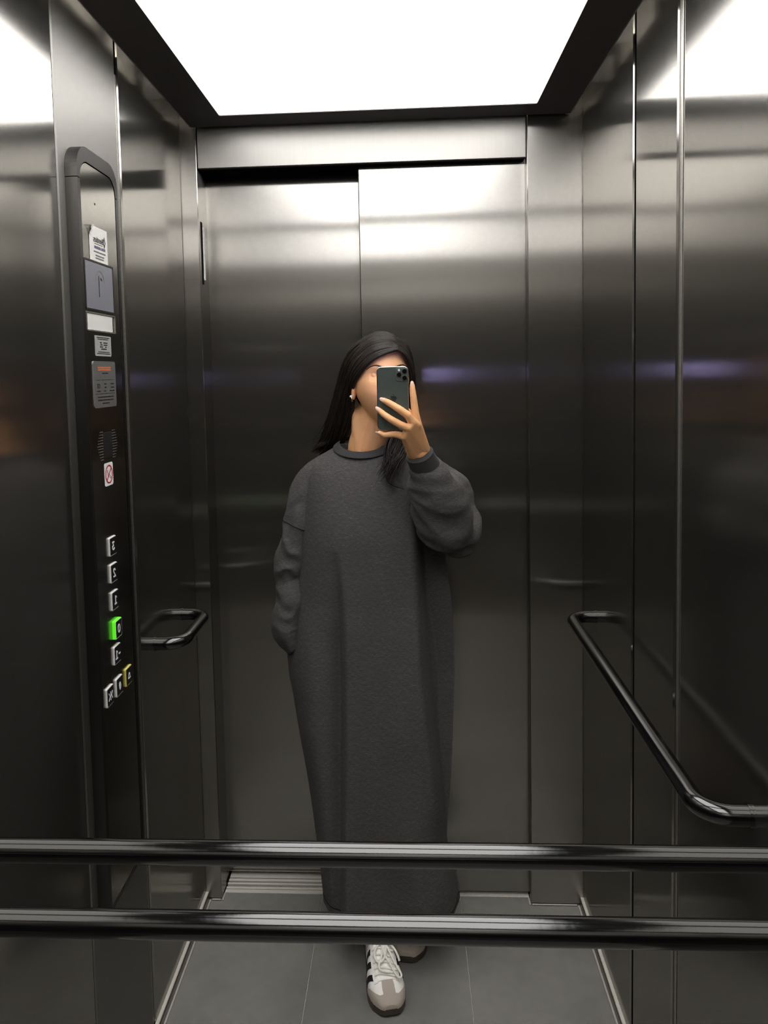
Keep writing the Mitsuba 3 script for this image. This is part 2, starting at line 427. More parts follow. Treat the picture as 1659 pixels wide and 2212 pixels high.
put(f'{K}__display', on_wall(frame_plate(0.143, 0.0955, 0.0032, 0.003, 0.0022), 1.499, 1.7205, XA + 0.0001), 'panel_frame_metal')
scene[f'{K}__display__screen'] = ply(on_wall(bar(0.1355, 0.088, 0.001), 1.499, 1.7205, XA + 0.0007), 'screen_glow', emitter={'type': 'area', 'radiance': {'type': 'rgb', 'value': [0.050, 0.050, 0.061]}})
put(f'{K}__display__digit', on_wall(cat(bar(0.0032, 0.040), trimesh.creation.box([0.008, 0.0035, 0.0004], trimesh.transformations.rotation_matrix(0.5, [0, 0, 1], [0, 0, 0]) @ trimesh.transformations.translation_matrix([-0.0035, 0.0185, 0]))), 1.4955, 1.7215, XA + 0.00145), 'ink_black')
ringarc = sg.LineString([(0.021 * math.cos(t), 0.021 * math.sin(t)) for t in np.linspace(0.15, 3.0, 24)]).buffer(0.0013)
put(f'{K}__display__arc', on_wall(trimesh.creation.extrude_polygon(ringarc, 0.0004, engine='earcut'), 1.501, 1.7300, XA + 0.00125), 'ink_grey')
put(f'{K}__label_window', on_wall(frame_plate(0.143, 0.036, 0.0022, 0.002, 0.0024), 1.499, 1.6515, XA + 0.0001), 'steel_trim')
put(f'{K}__label_window__card', on_wall(bar(0.126, 0.0305, 0.0008), 1.4945, 1.6515, XA + 0.0006), 'paper_white', label='blank white card')
tag(f'{K}__display', 'bluish grey floor display'); tag(f'{K}__label_window', 'window holding a blank white card')

# rating label and maker's plate
lb = plate(round_rect(0.081, 0.0395, 0.003), 0.0006)
put(f'{K}__rating_label', on_wall(lb, 1.5055, 1.607, XA + 0.0001), 'label_silver', label='silver rating label with small print')
rows = [(0, 0.0160, 0.064), (0.001, 0.0128, 0.052), (-0.0105, 0.0062, 0.020), (0.0125, 0.0062, 0.008), (-0.0105, 0.0022, 0.018), (0.010, 0.0022, 0.011), (0.0105, -0.0018, 0.014), (-0.012, -0.0018, 0.006), (-0.002, -0.0058, 0.026), (-0.001, -0.0118, 0.056), (0, -0.0150, 0.066)]
put(f'{K}__rating_label__print', cat(*[on_wall(bar(w, 0.0016 if abs(y) > 0.009 else 0.0022), 1.5055 - x, 1.607 + y, XA + 0.0009) for x, y, w in rows]), 'ink_black')
pl = plate(round_rect(0.1125, 0.0898, 0.006), 0.0015)
put(f'{K}__maker_plate', on_wall(pl, 1.5045, 1.5325, XA + 0.0001), 'panel_maker', label="grey maker's plate with an orange band")
scene['panel_maker'] = steel(0.3, 0.3, [0.30, 0.30, 0.295])
XM = XA + 0.0018
put(f'{K}__maker_plate__band', cat(*[on_wall(bar(w, 0.0034), 1.5045 - x, 1.5325 + y, XM) for x, y, w in ((0.002, 0.0325, 0.066), (0.002, 0.0283, 0.066))]), 'ink_orange')
put(f'{K}__maker_plate__print', cat(*[on_wall(bar(w, h), 1.5045 - x, 1.5325 + y, XM) for x, y, w, h in
    ((0, 0.0085, 0.092, 0.0009), (-0.036, 0.0008, 0.017, 0.0024), (0.0, 0.0008, 0.009, 0.0024), (-0.037, -0.0062, 0.016, 0.0024), (0.0, -0.0062, 0.008, 0.0024), (-0.034, -0.0130, 0.024, 0.0022), (0.002, -0.0130, 0.008, 0.0022), (0.034, -0.0130, 0.017, 0.0022),
     (0, -0.0180, 0.094, 0.0009), (0, -0.0245, 0.078, 0.0022), (0, -0.0305, 0.078, 0.0022), (0.0, -0.0368, 0.034, 0.0022), (-0.002, 0.0215, 0.03, 0.0022))],
    on_wall(lettering('CE', 0.0085, 0.0004), 1.5045 - 0.036 + 0.0015, 1.5325 - 0.0028, XM)), 'ink_black')

# loudspeaker with its slots
put(f'{K}__speaker', on_wall(plate(round_rect(0.0425, 0.0492, 0.001), 0.0006), 1.5078, 1.4137, XA + 0.0001), 'ink_black', label='black window between two fans of slots')
n_ = 0
for side in (-1, 1):
    for i in range(11):
        z = 1.4400 - i * 0.0054
        ln = 0.0118 + 0.0135 * (1 - abs(i - 5) / 5.0)
        yc = 1.5078 + side * (0.0292 - 0.0028 + ln / 2)
        put(f"{K}__speaker__{num('slot', n_)}", cat(on_wall(bar(ln, 0.0010, 0.0008), yc, z, XA + 0.0004), on_wall(bar(0.0022, 0.0018, 0.001), yc - side * ln / 2, z, XA + 0.0005)), 'steel_trim')
        n_ += 1

# push buttons
buttons = [('3', 1.2186, 241, 254, 1177), ('2', 1.1656, 243.5, 257, 1234), ('1', 1.1105, 246, 259, 1293), ('0', 1.0528, 252, 265, 1352), ('-1', 1.0022, 250, 263, 1410),
           ('bell', 0.9295, 273, 285, 1466), ('oval', 0.9310, 253, 265, 1487), ('close', 0.9310, 232, 246, 1509)]
XB = XA + 0.0034
bell = sg.Polygon([(-0.0060, -0.0048), (-0.0038, -0.0022), (-0.0034, 0.0018), (-0.0014, 0.0056), (0.0014, 0.0056), (0.0034, 0.0018), (0.0038, -0.0022), (0.0060, -0.0048)])
oval = sg.Polygon([(0.0055 * math.copysign(abs(math.cos(t)) ** 1.2, math.cos(t)), 0.0086 * math.copysign(abs(math.sin(t)) ** 1.2, math.sin(t))) for t in np.linspace(0, 2 * np.pi, 24, endpoint=False)])
scene['button_glow'] = {'type': 'diffuse', 'reflectance': {'type': 'rgb', 'value': [0.08, 0.5, 0.03]}}
for i, (what, z0, xa, xb, yy) in enumerate(buttons):
    c = at(0, XB, (xa + xb) / 2, yy)
    yb, zb = (1.5035, c[2]) if what in ('3', '2', '1', '0', '-1') else (c[1], 0.9245)
    if what == '0':
        yb = 1.5065
    w, h = 0.0345, 0.0375
    k = f"{K}__{num('button', i)}"
    rim_mat = {'0': 'button_glow', 'bell': 'button_yellow'}.get(what, 'button_white')
    lift = 0.0066 if what == '0' else 0.0034
    rim_mesh = on_wall(plate(round_rect(w, h, 0.003), lift, 0.0008), yb, zb, XA + 0.0001)
    if what == '0':
        scene[k + '__rim'] = ply(rim_mesh, rim_mat, emitter={'type': 'area', 'radiance': {'type': 'rgb', 'value': [0.06, 0.42, 0.012]}})
    else:
        put(k + '__rim', rim_mesh, rim_mat, smooth=False)
    put(k + '__face', on_wall(plate(round_rect(w - 0.0040, h - 0.0040, 0.0016), 0.0008), yb, zb, XA + lift - 0.0002), 'button_black')
    if what == '0':
        put(k + '__face_edge', on_wall(frame_plate(w - 0.0024, h - 0.0024, 0.0009, 0.0018, 0.0004), yb, zb, XA + lift + 0.0001), 'ink_white')
    xs_ = XA + lift + 0.0006
    if what in ('3', '2', '1', '0', '-1'):
        sym = on_wall(lettering(what, 0.0165, 0.0006, True), yb, zb, xs_)
    elif what == 'bell':
        sym = on_wall(trimesh.creation.extrude_polygon(bell.buffer(0.0010).difference(bell.buffer(-0.0012)), 0.0005, engine='earcut'), yb, zb, xs_)
    elif what == 'oval':
        sym = on_wall(trimesh.creation.extrude_polygon(oval, 0.0005, engine='earcut'), yb, zb, xs_)
    else:
        lines = [[(-0.0088, 0.0070), (-0.0038, 0.0), (-0.0088, -0.0070)], [(0, 0.0078), (0, -0.0078)], [(0.0088, 0.0070), (0.0038, 0.0), (0.0088, -0.0070)]]
        sym = cat(*[on_wall(trimesh.creation.extrude_polygon(sg.LineString(q).buffer(0.0011), 0.0005, engine='earcut'), yb, zb, xs_) for q in lines])
    put(k + '__symbol', sym, 'ink_white')
    tag(k, {'3': 'white button marked 3', '2': 'white button marked 2', '1': 'white button marked 1', '0': 'button marked 0, lit bright green', '-1': 'white button marked -1', 'bell': 'yellow button with a bell',
            'oval': 'white button with a filled oval', 'close': 'white button with two arrowheads and a bar'}[what])
tag(K, 'tall dark control panel with display, labels and floor buttons on the left wall', 'control panel')

# things stuck on the panel
NS = 'no_smoking_sticker'
put(f'{NS}__sheet', on_wall(plate(round_rect(0.0436, 0.0455, 0.005), 0.0004), 1.506, 1.3550, XA + 0.0001), 'ink_white')
circ = sg.Point(0, 0).buffer(0.0185, quad_segs=16).difference(sg.Point(0, 0).buffer(0.0158, quad_segs=16)).union(sg.LineString([(-0.0118, 0.0118), (0.0118, -0.0118)]).buffer(0.0013))
put(f'{NS}__ring', on_wall(trimesh.creation.extrude_polygon(circ, 0.0003, engine='earcut'), 1.506, 1.3550, XA + 0.0009), 'ink_red', label='red ring with a slash')
cig = sg.LineString([(-0.0105, -0.0085), (0.0075, 0.0015)]).buffer(0.0021, cap_style=2)
smoke = sg.LineString([(0.006, 0.004), (0.0085, 0.0055), (0.007, 0.008), (0.0045, 0.0065)]).buffer(0.0006)
put(f'{NS}__cigarette', cat(*[on_wall(trimesh.creation.extrude_polygon(g, 0.0003, engine='earcut'), 1.506, 1.3550, XA + 0.00055) for g in (cig.difference(cig.buffer(-0.0007)), smoke)]), 'ink_black')
tag(NS, 'white no smoking sticker with a red ring above the floor buttons', 'sticker')

NT = 'paper_notice'
py, pz, pw, ph = 1.5030, 1.8000, 0.0900, 0.0700
gx, gy = np.meshgrid(np.linspace(-pw / 2, pw / 2, 13), np.linspace(-ph / 2, ph / 2, 11), indexing='ij')
curl = 0.0004 + 0.010 * np.clip((gx - 0.030) / 0.015, 0, 1) ** 2 * np.clip((gy - 0.010) / 0.025, 0, 1) ** 2
gxx = gx - 0.006 * np.clip((gx - 0.030) / 0.015, 0, 1) ** 2 * np.clip((gy - 0.010) / 0.025, 0, 1) ** 2
idx = np.arange(gx.size).reshape(gx.shape)
q = np.stack([idx[:-1, :-1], idx[1:, :-1], idx[1:, 1:], idx[:-1, 1:]], -1).reshape(-1, 4)
top = np.c_[gxx.ravel(), gy.ravel(), curl.ravel() + 0.0003]; bot = np.c_[gxx.ravel(), gy.ravel(), curl.ravel()]
fq = np.vstack([q[:, [0, 1, 2]], q[:, [0, 2, 3]]])
sheet = trimesh.Trimesh(np.vstack([top, bot]), np.vstack([fq, fq[:, ::-1] + gx.size]), process=False)
sm = sheet.copy(); sm.apply_transform(TO_WALL); sm.apply_translation([XA, py, pz])
put(f'{NT}__sheet', sm, 'paper_white')
XN = XA + 0.0010
put(f'{NT}__heading', cat(on_wall(lettering('Bentius', 0.0105, 0.0004), py - 0.001, pz + 0.0105, XN), on_wall(bar(0.040, 0.0010), py - 0.001, pz + 0.0022, XN),
                          on_wall(trimesh.creation.extrude_polygon(sg.Polygon([(0, 0.011), (0.006, 0), (0, -0.011), (-0.006, 0)]).difference(sg.Polygon([(0, 0.007), (0.0036, 0), (0, -0.007), (-0.0036, 0)])), 0.0004, engine='earcut'), py + 0.0285, pz + 0.0100, XN)), 'ink_black')
put(f'{NT}__subheading', cat(on_wall(bar(0.031, 0.0050), py - 0.006, pz - 0.0045, XN), on_wall(bar(0.020, 0.0050), py + 0.0225, pz - 0.0045, XN)), 'ink_violet')
put(f'{NT}__print', cat(*[on_wall(bar(w, 0.0026), py + x, pz - y, XN) for x, y, w in ((0.004, 0.0130, 0.058), (0.004, 0.0200, 0.042), (0.003, 0.0250, 0.040))]), 'ink_grey')
tag(NT, 'small white paper notice with one lifted corner taped above the display', 'notice')

# ---------------------------------------------------------------- the person: materials
def skin_colour(p, n, uv):
    a = fbm(p.x * 45, p.y * 45, p.z * 45, 3)
    return mi.Color3f(0.77, 0.41, 0.20) * (0.93 + 0.14 * a)


scene['skin'] = {'type': 'principled', 'base_color': proc(skin_colour), 'roughness': 0.48, 'specular': 0.4, 'sheen': 0.15}
scene['nail'] = {'type': 'principled', 'base_color': {'type': 'rgb', 'value': [0.80, 0.52, 0.40]}, 'roughness': 0.2, 'clearcoat': 0.6}
scene['eye_white'] = {'type': 'principled', 'base_color': {'type': 'rgb', 'value': [0.75, 0.73, 0.70]}, 'roughness': 0.15}
scene['eye_brown'] = {'type': 'principled', 'base_color': {'type': 'rgb', 'value': [0.05, 0.025, 0.012]}, 'roughness': 0.1}
scene['lip'] = {'type': 'principled', 'base_color': {'type': 'rgb', 'value': [0.52, 0.20, 0.16]}, 'roughness': 0.35}


def wool(level):
    def fn(p, n, uv):
        a = noise(p.x * 480, p.y * 480, p.z * 900)
        b = noise(p.x * 190, p.y * 190, p.z * 520)
        fleck = smoothstep(0.62, 0.9, a * 0.6 + b * 0.4)
        return mi.Color3f(1.03, 0.99, 0.985) * (level * (0.72 + 0.45 * b + 0.55 * fleck))
    return fn


scene['wool'] = twosided({'type': 'bumpmap', 'bump': proc(lambda p, n, uv: 0.0004 * noise(p.x * 400, p.y * 400, p.z * 700), 4e-4),
                          'bsdf': {'type': 'principled', 'base_color': proc(wool(0.067)), 'roughness': 0.9, 'specular': 0.15, 'sheen': 0.25}})
scene['wool_rib'] = twosided({'type': 'principled', 'base_color': {'type': 'rgb', 'value': [0.042, 0.042, 0.043]}, 'roughness': 0.9, 'specular': 0.15, 'sheen': 0.2})
scene['seam_thread'] = twosided({'type': 'diffuse', 'reflectance': {'type': 'rgb', 'value': [0.012, 0.012, 0.012]}})


def hair_colour(p, n, uv):
    a = noise(p.x * 420 + p.z * 40, p.y * 420, p.z * 25)
    return mi.Color3f(0.011, 0.008, 0.0065) * (0.6 + 0.9 * a)


scene['hair'] = twosided({'type': 'principled', 'base_color': proc(hair_colour), 'roughness': 0.4, 'specular': 0.22})


def chain(joints, radii):
    """Hulls of the spheres at consecutive joints, as a list of manifolds."""
    sph = [m3.Manifold.sphere(r, 20).translate(list(map(float, j))) for j, r in zip(joints, radii)]
    return [m3.Manifold.batch_hull([a, b]) for a, b in zip(sph[:-1], sph[1:])]


def union(parts):
    return m3.Manifold.batch_boolean(parts, m3.OpType.Add)


def to_man(t):
    return m3.Manifold(m3.Mesh(np.asarray(t.vertices, np.float32), np.asarray(t.faces, np.uint32)))


def smoothed(m, edge, n):
    t = to_tri(m.refine_to_length(edge))
    t.merge_vertices()
    trimesh.smoothing.filter_taubin(t, lamb=0.5, nu=0.53, iterations=n)
    return t


def px(x, y, Y):
    return at(1, Y, x, y)


PX = 2.0 / F                                    # metres per pixel two metres away

# ---------------------------------------------------------------- head
HC = px(823, 822, 2.005)                         # middle of the head at eye level
HY = math.radians(14)                             # turned towards the right of the picture
hx = np.array([math.cos(HY), math.sin(HY), 0]); hf = np.array([math.sin(HY), -math.cos(HY), 0]); hz = np.array([0.03, 0, 1.0]); hz /= np.linalg.norm(hz)


def head_pt(x, y, z):
    """Head coordinates: x to the right of the picture, y out of the face, z up."""
    return HC + np.multiply.outer(x, hx) + np.multiply.outer(y, hf) + np.multiply.outer(z, hz)


ico = trimesh.creation.icosphere(subdivisions=5)
d = ico.vertices.copy()
x, y, z = d[:, 0] * 0.0715, np.where(d[:, 1] > 0, d[:, 1] * 0.090, d[:, 1] * 0.096), np.where(d[:, 2] > 0, d[:, 2] * 0.112, d[:, 2] * 0.108)
low = np.clip(-z / 0.108, 0, 1)
x = x * (1 - 0.40 * low ** 1.7)
y = np.where(y > 0, y * (1 - 0.05 * low), y * (1 - 0.60 * low ** 1.2)) + 0.012 * low ** 2


def bump(cx_, cy_, cz_, r, amp):
    w = np.exp(-(((x - cx_) / r[0]) ** 2 + ((y - cy_) / r[1]) ** 2 + ((z - cz_) / r[2]) ** 2))
    return amp * w


y = y + bump(0, 0.095, -0.012, (0.009, 0.03, 0.022), 0.010) + bump(0, 0.095, -0.028, (0.011, 0.03, 0.010), 0.012) + bump(0, 0.09, -0.062, (0.020, 0.03, 0.010), 0.005) \
      + bump(0, 0.09, -0.098, (0.016, 0.03, 0.012), 0.006) - bump(0.031, 0.085, 0.014, (0.017, 0.03, 0.013), 0.011) - bump(-0.031, 0.085, 0.014, (0.017, 0.03, 0.013), 0.011) \
      + bump(0.040, 0.075, -0.035, (0.02, 0.03, 0.02), 0.003) + bump(-0.040, 0.075, -0.035, (0.02, 0.03, 0.02), 0.003)
head = trimesh.Trimesh(head_pt(x, y, z), ico.faces, process=False)
if head.volume < 0:
    head.invert()
HXYZ = np.c_[x, y, z]

# ---------------------------------------------------------------- where the phone is held
phC = px(848.8, 860.4, 1.779)
tilt = math.radians(7)
prx = np.array([1.0, 0, 0]); pup = np.array([0, -math.sin(tilt), math.cos(tilt)]); pout = np.array([0, -math.cos(tilt), -math.sin(tilt)])
PM = np.eye(4); PM[:3, 0], PM[:3, 1], PM[:3, 2], PM[:3, 3] = prx, pup, pout, phC
PW, PH = 0.0718, 0.1465


# ---------------------------------------------------------------- hand that holds the phone, with its forearm
fing = {
    'index': ([(901, 918, 1.790), (896, 893, 1.783), (892, 859, 1.779), (890, 843, 1.779), (889.3, 832.5, 1.780)], [0.0104, 0.0090, 0.0077, 0.0070, 0.0058]),
    'middle': ([(892, 913, 1.778), (881, 897, 1.766), (863, 884, 1.7615), (842, 871, 1.7655), (829, 864.5, 1.768)], [0.0104, 0.0090, 0.0083, 0.0074, 0.0060]),
    'ring': ([(882, 925, 1.774), (866, 918, 1.7645), (845, 906, 1.7610), (828, 894, 1.7655), (819, 885.5, 1.768)], [0.0094, 0.0088, 0.0079, 0.0071, 0.0058]),
    'pinky': ([(873, 942, 1.781), (860, 937.5, 1.782), (847, 936.5, 1.780), (831, 938.5, 1.782), (820, 933.5, 1.783)], [0.0084, 0.0078, 0.0070, 0.0062, 0.0050]),
    'thumb': ([(898, 955, 1.822), (897, 925, 1.812), (886, 898, 1.8005), (872, 882, 1.7960)], [0.0120, 0.0108, 0.0092, 0.0072]),
}
OFF = {'index': (0.0012, 0, 0), 'middle': (0, -0.0035, 0), 'ring': (0, -0.0035, 0), 'pinky': (0, 0, -0.0018), 'thumb': (0.002, -0.001, 0)}
F3 = {k: np.array([px(*j) for j in js]) + np.array(OFF[k]) for k, (js, r) in fing.items()}
wrist, elbow, shoulder = px(905, 976, 1.848), px(978, 1128, 1.975), px(915, 1015, 2.085)
parts = []
for k, (js, r) in fing.items():
    parts += chain(F3[k], r)
mc = [(k, F3[k][0], fing[k][1][0]) for k in ('index', 'middle', 'ring', 'pinky')]
wl, wr = px(895, 982, 1.847), px(914, 970, 1.848)
for (ka, a, ra), (kb, b, rb) in zip(mc[:-1], mc[1:]):
    w_ = wr if ka == 'index' else wl
    parts.append(m3.Manifold.batch_hull([m3.Manifold.sphere(ra, 20).translate(list(a)), m3.Manifold.sphere(rb, 20).translate(list(b)), m3.Manifold.sphere(0.0165, 20).translate(list(wl)), m3.Manifold.sphere(0.0165, 20).translate(list(wr))]))
parts.append(m3.Manifold.batch_hull([m3.Manifold.sphere(0.012, 20).translate(list(F3['thumb'][0])), m3.Manifold.sphere(0.0105, 20).translate(list(F3['thumb'][1])), m3.Manifold.sphere(0.0165, 20).translate(list(wr)), m3.Manifold.sphere(0.009, 20).translate(list(F3['index'][0]))]))
ell = []
for a, b, r0, r1, n_ in ((wrist, elbow, 0.0215, 0.037, 2), (elbow, shoulder, 0.036, 0.046, 2)):
    ell += chain([a, b], [r0, r1])
hand = smoothed(union(parts + ell), 0.0032, 8)
# knuckles and tendons on the back of the hand
hv, hn = hand.vertices.copy(), hand.vertex_normals
for k in ('index', 'middle', 'ring', 'pinky'):
    dist = np.linalg.norm(hv - (F3[k][0] + np.array([0, -0.008, 0])), axis=1)
    hv += hn * (0.0016 * np.exp(-(dist / 0.007) ** 2))[:, None]
hand.vertices = hv

# ---------------------------------------------------------------- trunk, neck, legs, other arm
nk0, nk1 = px(793, 968, 2.065), head_pt(0.0, -0.030, -0.070)
trunk = chain([nk0, nk1], [0.052, 0.050])
trunk += chain([px(790, 905, 2.045), px(784, 985, 2.05)], [0.038, 0.030])
cm = lambda x_, y_, z_: np.array([x_, y_, z_])
chest, belly, hip = cm(-0.085, 2.07, 1.20), cm(-0.085, 2.07, 1.00), cm(-0.085, 2.07, 0.84)
shL, shR = cm(-0.215, 2.09, 1.255), cm(0.045, 2.09, 1.255)
trunk += [m3.Manifold.batch_hull([m3.Manifold.sphere(0.038, 20).translate(list(shL)), m3.Manifold.sphere(0.038, 20).translate(list(shR)), m3.Manifold.sphere(0.050, 20).translate(list(nk0 + cm(0, 0.01, -0.03))), m3.Manifold.sphere(0.085, 20).translate(list(chest))])]
trunk += chain([chest, belly, hip], [0.090, 0.082, 0.090])
handL = px(655, 1392, 2.03)
trunk += chain([shL, cm(-0.268, 2.08, 1.02), handL], [0.044, 0.034, 0.024])
trunk += chain([handL, handL + cm(0.02, -0.01, -0.05), handL + cm(0.035, -0.01, -0.10)], [0.026, 0.030, 0.018])
ankA, ankB = cm(-0.096, 1.945, 0.085), cm(0.000, 2.118, 0.085)
trunk += chain([hip + cm(-0.045, 0, -0.02), cm(-0.10, 2.02, 0.47), ankA, ankA + cm(0.01, -0.08, -0.040)], [0.078, 0.052, 0.031, 0.020])
trunk += chain([hip + cm(0.05, 0, -0.02), cm(0.02, 2.08, 0.47), ankB, ankB + cm(-0.006, -0.08, -0.040)], [0.078, 0.052, 0.031, 0.020])
trunk = smoothed(union(trunk), 0.012, 6)
tv = trunk.vertices.copy()
# the two neck muscles that run down to the hollow of the throat
pit = px(779, 982, 2.02)
for sx in (-1, 1):
    a, b = px(790 + sx * 26, 880, 2.03), pit
    t = np.clip(((tv - a) @ (b - a)) / ((b - a) @ (b - a)), 0, 1)
    dist = np.linalg.norm(tv - (a + t[:, None] * (b - a)), axis=1)
    tv += trunk.vertex_normals * (0.004 * np.exp(-(dist / 0.010) ** 2) * (t < 0.99))[:, None]
trunk.vertices = tv
ear = trimesh.creation.icosphere(subdivisions=3)
e = ear.vertices * np.array([0.007, 0.015, 0.030])
e[:, 1] += 0.0; ear.vertices = head_pt(-0.0705 + e[:, 0] - 0.25 * e[:, 1], -0.002 + e[:, 1], -0.018 + e[:, 2])
if ear.volume < 0:
    ear.invert()
lids = []
for sx in (-1, 1):
    c = head_pt(0.030 * sx, 0.0585, 0.014)
    nn_ = hz * 0.94 + hf * 0.1
    lids.append(m3.Manifold.sphere(0.0128, 40).translate(list(c)).trim_by_plane(list(nn_), float(nn_ @ (c - 0.0005 * hz))))
grip = trimesh.creation.box([PW + 0.0006, PH + 0.0006, 0.0106]); grip.apply_translation([0, 0, -0.0004]); grip.apply_transform(PM)
body = to_tri(union(lids + [to_man(head), to_man(trunk), to_man(hand), to_man(ear)]) - to_man(grip))
put('person__body', body, 'skin', smooth=50, label='light tan skin of the face, neck and hand')
for i, k in enumerate(('index', 'middle', 'ring', 'pinky')):
    a, b = F3[k][-2], F3[k][-1]
    t = (b - a) / np.linalg.norm(b - a)
    up = np.array([0, -1.0, 0]) if k != 'pinky' else np.array([0, -0.8, -0.6])
    up = up - t * (up @ t); up /= np.linalg.norm(up)
    r = fing[k][1][-1]
    nl = trimesh.creation.icosphere(subdivisions=2)
    s_ = np.cross(up, t)
    v = nl.vertices * np.array([r * 0.78, 0.0078, 0.0016])
    c = b + up * (r * 0.78) + t * 0.0022
    nl.vertices = c + np.outer(v[:, 0], s_) + np.outer(v[:, 1], t) + np.outer(v[:, 2], up)
    if nl.volume < 0:
        nl.invert()
    put(f"person__{num('fingernail', i)}", nl, 'nail', smooth=True)
for i, sx in enumerate((-1, 1)):
    ey = trimesh.creation.icosphere(subdivisions=3, radius=0.0115)
    ey.apply_translation(head_pt(0.030 * sx, 0.0585, 0.014)); put('person__' + num('eye', i), ey, 'eye_white', smooth=True)
    ir = trimesh.creation.icosphere(subdivisions=2, radius=0.0058)
    ir.apply_translation(head_pt(0.030 * sx, 0.0647, 0.014)); put('person__' + num('eye', i) + '__iris', ir, 'eye_brown', smooth=True)
    bp = [head_pt(sx * a, 0.0905 - 11 * (a - 0.02) ** 2 - 0.004 * (a > 0.04), 0.033 + b) for a, b in ((0.016, 0.0), (0.026, 0.004), (0.036, 0.005), (0.046, 0.001), (0.053, -0.005))]
    put('person__' + num('eyebrow', i), tube(spline(bp, 14), np.linspace(0.0020, 0.0008, 14), 8), 'hair', smooth=True)
lp = [head_pt(a, 0.0985 - 9 * a * a, -0.061) for a in np.linspace(-0.021, 0.021, 9)]
put('person__mouth', tube(lp, 0.0005 + 0.0042 * np.sin(np.linspace(0.05, np.pi - 0.05, 9)), 10), 'lip', smooth=True)
scene['gold'] = {'type': 'roughconductor', 'material': 'Au', 'alpha': 0.15}
eb = head_pt(-0.0755, 0.002, -0.0445)
ring_ = trimesh.creation.torus(0.0062, 0.0016, 20, 10); ring_.apply_transform(trimesh.transformations.rotation_matrix(math.pi / 2, [0, 1, 0])); ring_.apply_translation(eb + [0, -0.002, 0])
stud = trimesh.creation.icosphere(subdivisions=2, radius=0.0036); stud.apply_translation(eb + [-0.002, -0.006, 0.0055])
put('person__earring', ring_, 'gold', smooth=True, label='small gold earring')
put('person__earring__stud', stud, 'eye_white', smooth=True)

# ---------------------------------------------------------------- dress: long oversized sweatshirt dress
sil = np.array([(1040, 646, 944), (1100, 642, 952), (1150, 639, 957), (1200, 635, 963), (1250, 630, 970), (1300, 625, 977), (1350, 620, 980), (1400, 618, 982), (1450, 622, 983), (1500, 631, 982),
                (1560, 641, 980), (1620, 652, 978), (1700, 666, 974), (1770, 676, 968), (1810, 681, 967), (1860, 689, 981), (1900, 692, 990), (1940, 696, 995), (1985, 698, 995)], float)
YC = 2.055


def yside(p_):
    return np.interp(p_, [1450, 1985], [YC, 1.975])


zs_ = np.array([px(800, r[0], yside(r[0]))[2] for r in sil]); xl_ = np.array([px(r[1], r[0], yside(r[0]))[0] for r in sil]); xr_ = np.array([px(r[2], r[0], yside(r[0]))[0] for r in sil])
YSIDE = lambda z: np.interp(z, zs_[::-1], yside(sil[::-1, 0]))
order = np.argsort(zs_)
from scipy.interpolate import PchipInterpolator
fxl, fxr = PchipInterpolator(zs_[order], xl_[order]), PchipInterpolator(zs_[order], xr_[order])
ZHEM, ZTOP = 0.113, float(zs_.max())


def line_x(pts, Y):
    q = np.array([px(a, b, Y) for a, b in pts])
    o = np.argsort(q[:, 2])
    return PchipInterpolator(q[o, 2], q[o, 0], extrapolate=True)


foldR = line_x([(893, 1060), (903, 1130), (910, 1250), (915, 1350), (924, 1480), (938, 1600), (953, 1700), (967, 1800), (985, 1900), (1000, 1990)], 1.94)
foldL = line_x([(712, 1110), (728, 1200), (738, 1350), (741, 1500), (741, 1700), (741, 1960)], 1.94)
NF = 120                                         # points across the front
NB = 60                                          # and across the back
rows = []
zr = np.concatenate([np.linspace(ZHEM, ZTOP, 150)])
sf = np.sin(np.linspace(-np.pi / 2, np.pi / 2, NF + 1)) * 0.35 + np.linspace(-1, 1, NF + 1) * 0.65
sb = np.linspace(1, -1, NB + 1)[1:-1]


def front_depth(x, s, z):
    lo_ = np.clip((0.95 - z) / 0.75, 0, 1)
    y0 = 1.925 - 0.036 * lo_
    y = y0 + (YSIDE(z) + 0.01 - y0) * np.abs(s) ** (3.2 + 4 * lo_)
    hi = np.clip((z - 1.12) / 0.2, 0, 1)                    # the chest leans back towards the collar
    y = y + 0.042 * hi ** 1.6 * (1 - np.abs(s) ** 3)
    y = y + 0.012 * np.clip((0.9 - z) / 0.7, 0, 1) * np.cos(s * 5.0 + 0.6)
    kl = np.clip((1.10 - z) / 0.25, 0, 1)                   # soft pleat on the left: sinks slowly, comes back sharply
    u = (x - foldL(z))
    y = y + kl * 0.062 * np.exp(-np.clip(-u, 0, None) / 0.042) * (1 / (1 + np.exp(np.clip(u / 0.0035, -60, 60))))
    y = y - kl * 0.006 * np.exp(-((u - 0.03) / 0.035) ** 2)
    kr = np.clip((1.20 - z) / 0.12, 0, 1)                   # the side panel lies behind the front one
    u = (x - foldR(z))
    y = y + kr * 0.098 / (1 + np.exp(np.clip(-u / 0.0035, -60, 60)))
    y = y - kr * 0.010 * np.exp(-((u + 0.016) / 0.02) ** 2)
    return y


